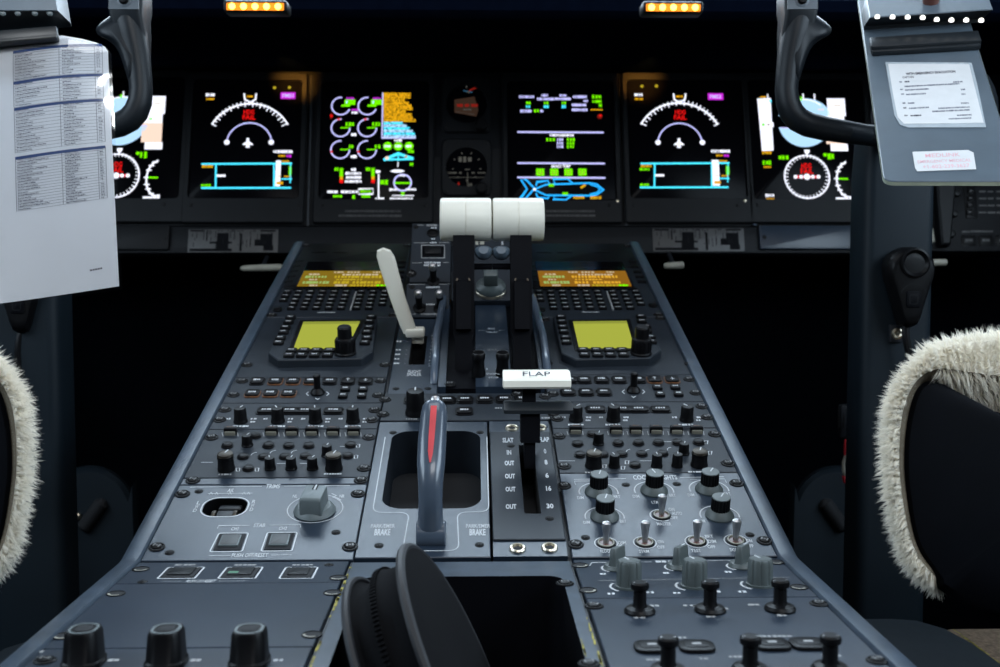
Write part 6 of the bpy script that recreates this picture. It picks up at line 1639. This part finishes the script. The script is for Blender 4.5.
fm = M['fur']; nt = fm.node_tree; fb = nt.nodes['Principled BSDF']; tl = nt.nodes.new('ShaderNodeBsdfTranslucent'); tl.inputs[0].default_value = (0.95, 0.91, 0.82, 1)
mx_ = nt.nodes.new('ShaderNodeMixShader'); mx_.inputs[0].default_value = 0.45
nt.links.new(fb.outputs[0], mx_.inputs[1]); nt.links.new(tl.outputs[0], mx_.inputs[2]); nt.links.new(mx_.outputs[0], nt.nodes['Material Output'].inputs[0])
def seat(right):
    mxp = (lambda p: p) if right else (lambda p: 916-p)
    o = empty('pilot_seat', 'right pilot seat back seen from behind, black shell trimmed in fluffy cream sheepskin' if right else 'left pilot seat back cut by the picture edge, black shell with fluffy cream sheepskin rim', 'pilot seat', 'pilot seats')
    D = 0.80
    op = cr(OUT); ip = cr(INN); n0 = len(op)
    # complete the outline by symmetry about the seat's own middle
    op = op+[(2190-x, y) for x, y in op[::-1][1:-1]]; ip = ip+[(2190-x, y) for x, y in ip[::-1][1:-1]]
    cx, cy = 1095, 465
    P = lambda p, d: pt(mxp(p[0]), p[1], d)
    mid = [((a[0]+c[0])/2, (a[1]+c[1])/2) for a, c in zip(op, ip)]
    sh = lambda L, e: [(cx+(x-cx)*e, cy+(y-cy)*e) for x, y in L]
    order = (lambda L: L) if right else (lambda L: L[::-1])
    wl_ = [min(1.0, math.dist(a, c)/16) for a, c in zip(op, ip)]
    rings = [[P(p, D+0.004+0.012*(1-w)) for p, w in zip(ip, wl_)], [P(p, D-0.010*w+0.018*(1-w)) for p, w in zip(mid, wl_)], [P(p, D-0.004*w+0.020*(1-w)) for p, w in zip(sh(op, 0.992), wl_)], [P(p, D+0.016) for p in sh(op, 1.0)], [P(p, (D+0.05)) for p in sh(op, 0.985)], [P(p, D+0.09) for p in sh(op, 0.94)], [P(p, D+0.10) for p in sh(op, 0.7)]]
    b = MB(); b.loft([order(l) for l in rings[:2]], M['hide'], cap0=False, cap1=False); b.loft([order(l) for l in rings[1:]], M['fur'], cap0=False, cap1=True)
    # fluff
    g = random.Random(11 if right else 12)
    N = len(op); cen = P((cx, cy), D+0.04)
    vs = []; fs = []
    vis = [j for j in range(N) if ip[j][0] < 1330 and (ip[j][0]-op[j][0])**2+(ip[j][1]-op[j][1])**2 > 20]
    nst = 62000 if right else 30000
    for _ in range(nst):
        j = g.choice(vis); seg = g.random()
        j2 = (j+1) % N; t = g.random()
        wide = math.dist(ip[j], op[j]) > 42
        r_ = g.choices((0, 1, 2, 3, 4), (2.2, 2.0, 0.8, 0.7, 0.2) if wide else (0.8, 1.5, 0.9, 0.8, 0.2))[0]
        a = rings[r_][j].lerp(rings[r_][j2], t); c = rings[r_+1][j].lerp(rings[r_+1][j2], t)
        seg = (0.0 if wide else 0.12)+(1.0 if wide else 0.88)*seg if r_ == 0 else seg
        p = a.lerp(c, seg)
        e = (rings[r_][j2]-rings[r_][j]); f = (c-a); nn = e.cross(f)
        nn = nn.normalized() if nn.length > 1e-9 else Vector((0, -1, 0))
        if nn.dot(p-cen) < 0: nn = -nn
        rad = (P(op[j], D)-cen).normalized()
        # tufts: neighbouring strands share a direction
        cl = random.Random((j//1)*97+int(t*3)*7+r_*13+int(seg*3)*31)
        tw = Vector((cl.uniform(-1, 1), cl.uniform(-1, 1), cl.uniform(-1, 1)))
        if r_ == 0: dirv = (nn*0.6 - rad*0.45 + tw*0.30) if wide else (nn*0.8 + rad*0.15 + tw*0.30)
        else: dirv = nn*0.7+rad*0.3+tw*0.36
        dirv += Vector((0, 0, -0.25)); dirv.normalize()
        L = g.uniform(0.005, 0.0115)*(0.8 if r_ < 2 else 1.0); w = g.uniform(0.00018, 0.0004)
        sd = dirv.cross(Vector((g.uniform(-1, 1), g.uniform(-1, 1), g.uniform(-1, 1))))
        sd = sd.normalized()*w
        bend = tw*0.25*L+Vector((0, 0, -0.12*L))
        k = len(vs)
        q1 = p+dirv*L*0.5; q2 = p+dirv*L+bend
        vs += [p-sd, p+sd, q1+sd*0.8, q1-sd*0.8, q2]
        fs += [[k, k+1, k+2, k+3], [k+3, k+2, k+4]]
    b.add(vs, fs, M['fur'])
    obj('sheepskin_cover', b, o, smooth=60, label='fluffy cream sheepskin')
    b = MB(); b.loft([order(l) for l in ([P(p, D+0.03) for p in sh(ip, 1.045)], [P(p, D+0.000) for p in sh(ip, 1.045)], [P(p, D-0.007) for p in sh(ip, 1.0)], [P(p, D-0.014) for p in sh(ip, 0.8)], [P(p, D-0.018) for p in sh(ip, 0.4)])][::-1], M['shell']); obj('back_shell', b, o)
    c = P((1195, 600), D+0.05)
    b = MB(); b.bbox((c.x-0.07, c.y-0.05, 0.02), (c.x+0.07, c.y+0.06, c.z+0.03), M['shell'], 0.01); obj('pedestal_mount', b, o)
seat(True); seat(False)

# ================================================================ FOOTWELL
def hump(right):
    mxp = (lambda p: p) if right else (lambda p: 927-p)
    o = empty('rudder_pedal_cover', 'dark rounded cover low in the footwell beside the %s control column' % ('right' if right else 'left'), 'pedal cover', 'rudder pedal covers')
    d = 1.52; b = MB(); k = d/F
    prof = [(786, 980), (788, 520), (794, 495), (806, 477), (824, 467), (844, 466), (866, 474), (880, 490), (886, 520), (888, 980)]
    pr = cr(prof, 3)
    if right: pr = pr
    L = [[pt(mxp(cx_+(x-cx_)*e), y+(1-e)*60*(1 if y < 700 else 0), d+t) for x, y in pr] for cx_ in (838,) for t, e in ((0.20, 1.0), (0.03, 1.0), (0.008, 0.96), (0.0, 0.88))]
    if right: L = [l[::-1] for l in L]
    b.loft(L, M['col']); obj('shell', b, o)
    b = MB(); st = [pt(mxp(823), 500, d-0.004), pt(mxp(845), 530, d-0.004)]; b.tube([st[0], st[0].lerp(st[1], .1), st[0].lerp(st[1], .9), st[1]], [0.004, 0.010, 0.010, 0.004], M['hole'], 12); obj('lever_slot', b, o)
    b = MB(); b.lathe([(0.005, 0), (0.005, 0.004), (0.003, 0.006), (1e-5, 0.006)], M['brass'], seg=14, T=Matrix.Translation(pt(mxp(849), 516, d-0.001)) @ Matrix.Rotation(PI/2, 4, 'X')); obj('bolt', b, o)
hump(True); hump(False)
o = empty('wiring_loop', 'thin red and cream wires dangling inboard of the right column', 'wiring')
for m_, pth in (('rwire', ((846, 436), (845.5, 452), (847, 462), (848.5, 470))), ('cream', ((847.5, 440), (847, 452), (843.5, 462), (843.5, 472), (847.5, 478), (849, 484))), ('rwire', ((843.5, 476), (845, 482), (849.5, 486), (852, 486)))):
    b = MB(); b.tube([pt(x, y, 1.40) for x, y in pth], 0.0022, M[m_], 8); obj('wire', b, o)
b = MB(); a = pt(844, 414, 1.40); b.bbox((a.x-0.006, a.y-0.006, a.z-0.03), (a.x+0.010, a.y+0.006, a.z+0.012), M['frame'], 0.002)
for i in range(3): b.tube([pt(839+i*4.5, 408, 1.395), pt(839+i*4.5, 428, 1.395)], 0.0014, M['screw'], 6)
obj('connector', b, o)
# side boxes and carpet by the seats
xr = pt(936, 617.5, 1.15).x; zt = pt(900, 617.5, 1.15).z; yb_ = pt(900, 617.5, 1.15).y
o = empty('seat_track_box', 'dark blue grey box with chipped right edge, low between the pedestal and the right seat', 'seat track box', None, (0.26, yb_-0.25, 0))
b = MB(); W = xr-0.262
out = [(0, 0.0), (W+0.012, 0.0), (W+0.008, 0.17), (W, 0.215), (W-0.02, 0.243), (W-0.045, 0.25), (0, 0.25)]
b.prism(out, 0.01, zt, M['trk'], 0.004); b.prism(inset(out, 0.012), zt-0.001, zt+0.0012, M['trk'], 0.001); obj('cover', b, o)
b = MB()
for i in range(22):
    y = rnd.uniform(0.02, 0.2); x = W+0.012-0.004*y/0.17-0.0025; b.line([(x, y), (x-0.0015, y+rnd.uniform(0.004, 0.02))], rnd.uniform(0.001, 0.0022), zt+0.0003-0.0, M['yel'])
obj('chipped_paint', b, o, label='yellow chipped paint along the right edge')
o = empty('seat_track_box', 'dark box low at the left picture edge, between the pedestal and the left seat', 'seat track box', None, (-0.26, yb_-0.25, 0))
b = MB(); W2_ = 0.20; zt2 = zt-0.012
b.prism([(-x, y) for x, y in [(0, 0.0), (W2_+0.012, 0.0), (W2_+0.008, 0.17), (W2_, 0.215), (W2_-0.02, 0.243), (W2_-0.045, 0.25), (0, 0.25)]][::-1], 0.01, zt2, M['trk'], 0.004); obj('cover', b, o)
b = MB(); c = pt(990, 627, 1.17); b.bbox((xr+0.015, c.y-0.24, 0.0), (1.10, c.y, c.z), M['tan'], 0.006); struct('trim_1', b)

# ================================================================ GLARESHIELD AND SHELL
gz0 = pt(470, 71, 1.83).z; gy1 = pt(470, 71, 1.83).y; gy0 = 1.455
G = empty('glareshield', 'black glareshield overhanging the instrument panel across the top', 'glareshield', None, (0, gy0, gz0))
b = MB(); Lx = 1.06
pr = [(0.0, 0.010), (0.010, 0.002), (0.02, 0.0), (gy1-gy0+0.02, 0.0), (gy1-gy0+0.30, 0.02), (gy1-gy0+0.30, 0.06), (0.10, 0.036), (0.015, 0.030), (0.0, 0.024)]
b.loft([[(-Lx, y, z) for y, z in pr], [(Lx, y, z) for y, z in pr]], M['hood_tint']); obj('hood', b, G)
def lamp(px0, px1, py, label):
    a = pt(px0, py, 1.475); c = pt(px1, py, 1.475)
    zz = gz0
    yy = (a.y+c.y)/2
    # find the depth where the underside of the hood shows at this pixel row
    r = ray((px0+px1)/2, py); t = (gz0-0.001-CAM.z)/r.z
    p0 = CAM+ray(px0, py)*t; p1 = CAM+ray(px1, py)*t
    T = empty('map_light', label, 'map light', 'glareshield map lights', ((p0.x+p1.x)/2, (p0.y+p1.y)/2, gz0))
    w = p1.x-p0.x
    b = MB(); b.bbox((-w/2-0.004, -0.016, -0.012), (w/2+0.004, 0.016, 0.002), M['blk'], 0.003); obj('housing', b, T)
    b = MB(); b.bbox((-w/2, -0.0175, -0.0105), (w/2, -0.0150, -0.0015), E['lampb'], 0.001); obj('lens', b, T)
    for i in range(5):
        b = MB(); b.lathe([(0.0042, 0), (0.0030, 0.0018), (1e-5, 0.002)], E['lamp'], seg=12, T=Matrix.Translation((-w/2+w*(i+0.5)/5, -0.0172, -0.0060)) @ Matrix.Rotation(PI/2, 4, 'X')); obj('bulb', b, T)
    return T
lamp(229.5, 286, 5.5, 'glowing orange lamp strip under the glareshield on the left'); lamp(644, 698, 6.5, 'glowing orange lamp strip under the glareshield on the right')
for px, e_ in ((297, 1), (641, 1)):
    l = bpy.data.lights.new('map_lamp', 'SPOT'); l.energy = 5.0; l.color = (1.0, 0.42, 0.06); l.spot_size = R(36); l.spot_blend = 0.9; l.shadow_soft_size = 0.01; l.specular_factor = 0.03
    q = bpy.data.objects.new('map_lamp', l); C.objects.link(q)
    q.location = (pt(px, 75, 1.83).x, 1.80-0.09, gz0-0.012); q.rotation_euler = (R(86), 0, 0)
# shell
X, YF, YB, ZC = 1.15, 2.45, -1.3, 2.0
b = MB(); b.box((-X, YB, -0.05), (X, YF, 0.0), M['floor']); struct('floor', b)
b = MB(); b.box((-X-0.05, YB, ZC), (X+0.05, 1.78, ZC+0.05), M['ceil']); struct('ceiling', b)
WZ0, WZ1, WY0, WY1 = 1.15, 1.75, -0.1, 1.15
for s, nm in ((-1, 'left'), (1, 'right')):
    b = MB(); x0, x1 = (s*X, s*(X+0.05)) if s > 0 else (s*(X+0.05), s*X)
    b.box((x0, YB, 0), (x1, YF, WZ0), M['wall']); b.box((x0, YB, WZ1), (x1, YF, ZC), M['wall']); b.box((x0, YB, WZ0), (x1, WY0, WZ1), M['wall']); b.box((x0, WY1, WZ0), (x1, YF, WZ1), M['wall']); struct('wall_'+nm, b)
    b = MB(); xm = s*(X+0.025)
    for a, c in (((xm-0.03, WY0-0.02, WZ0-0.02), (xm+0.03, WY1+0.02, WZ0+0.015)), ((xm-0.03, WY0-0.02, WZ1-0.015), (xm+0.03, WY1+0.02, WZ1+0.02)), ((xm-0.03, WY0-0.02, WZ0), (xm+0.03, WY0+0.02, WZ1)), ((xm-0.03, WY1-0.02, WZ0), (xm+0.03, WY1+0.02, WZ1)), ((xm-0.03, 0.5, WZ0), (xm+0.03, 0.54, WZ1))): b.bbox(a, c, M['bezel'], 0.004)
    struct('window_%d' % (1 if s < 0 else 2), b)
b = MB(); b.box((-X, YF, 0), (X, YF+0.05, 1.36), M['wall']); struct('wall_front', b)
b = MB(); b.loft([[(-0.03, YF, 1.35), (0.03, YF, 1.35), (0.03, YF+0.05, 1.35), (-0.03, YF+0.05, 1.35)], [(-0.03, 1.75, ZC+0.02), (0.03, 1.75, ZC+0.02), (0.03, 1.8, ZC+0.04), (-0.03, 1.8, ZC+0.04)]], M['wall']); struct('window_3', b)
b = MB(); b.box((-X, YB-0.05, 0), (X, YB, ZC), M['wall']); struct('wall_back', b)
b = MB(); b.box((-X, 1.98, 0.0), (X, 2.0, 1.22), M['floor']); struct('wall_footwell', b)

# ================================================================ LIGHT
def area(name, loc, size, size_y, target, energy, col):
    l = bpy.data.lights.new(name, 'AREA'); l.shape = 'RECTANGLE'; l.size = size; l.size_y = size_y; l.energy = energy; l.color = col
    q = bpy.data.objects.new(name, l); C.objects.link(q); q.location = loc
    d = Vector(target)-Vector(loc); q.rotation_euler = d.to_track_quat('-Z', 'Y').to_euler(); return q
DAY = (0.70, 0.86, 1.0)
area('windshield_daylight', (0, 2.16, 1.80), 2.0, 0.85, (0, 0.9, 0.62), 62, DAY)
area('left_window_daylight', (-1.13, 0.52, 1.45), 1.15, 0.55, (0, 0.75, 0.8), 12, DAY)
area('right_window_daylight', (1.13, 0.42, 1.45), 1.15, 0.55, (-0.4, 0.9, 1.0), 16, DAY)
area('dome_light', (0, 0.75, 1.97), 0.9, 0.5, (0, 0.75, 0), 4.5, (0.97, 0.98, 1.0))
area('aft_fill', (0.27, -0.30, 1.80), 0.6, 0.35, (0, 0.6, 0.7), 5.5, (0.95, 0.97, 1.0))  # added fill behind the camera, lifts the aft pedestal and checklist
l = bpy.data.lights.new('checklist_fill', 'SPOT'); l.energy = 24; l.color = (0.93, 0.97, 1.0); l.spot_size = R(26); l.spot_blend = 0.6; l.shadow_soft_size = 0.05  # added spot, only there to brighten the hanging checklist
q = bpy.data.objects.new('checklist_fill', l); C.objects.link(q); q.location = (-0.10, 0.05, 1.85)
q.rotation_euler = (pt(50, 150, 1.0)-q.location).to_track_quat('-Z', 'Y').to_euler()
w = bpy.data.worlds.new('sky'); bpy.context.scene.world = w; w.use_nodes = True
w.node_tree.nodes['Background'].inputs[0].default_value = (0.55, 0.72, 1.0, 1); w.node_tree.nodes['Background'].inputs[1].default_value = 0.8
sc = bpy.context.scene
sc.view_settings.view_transform = 'Standard'; sc.view_settings.look = 'None'; sc.view_settings.exposure = 0.0; sc.view_settings.gamma = 1.0; sc.view_settings.use_curve_mapping = False
sc.cycles.use_denoising = True
sc.cycles.max_bounces = 8; sc.cycles.sample_clamp_indirect = 4.0
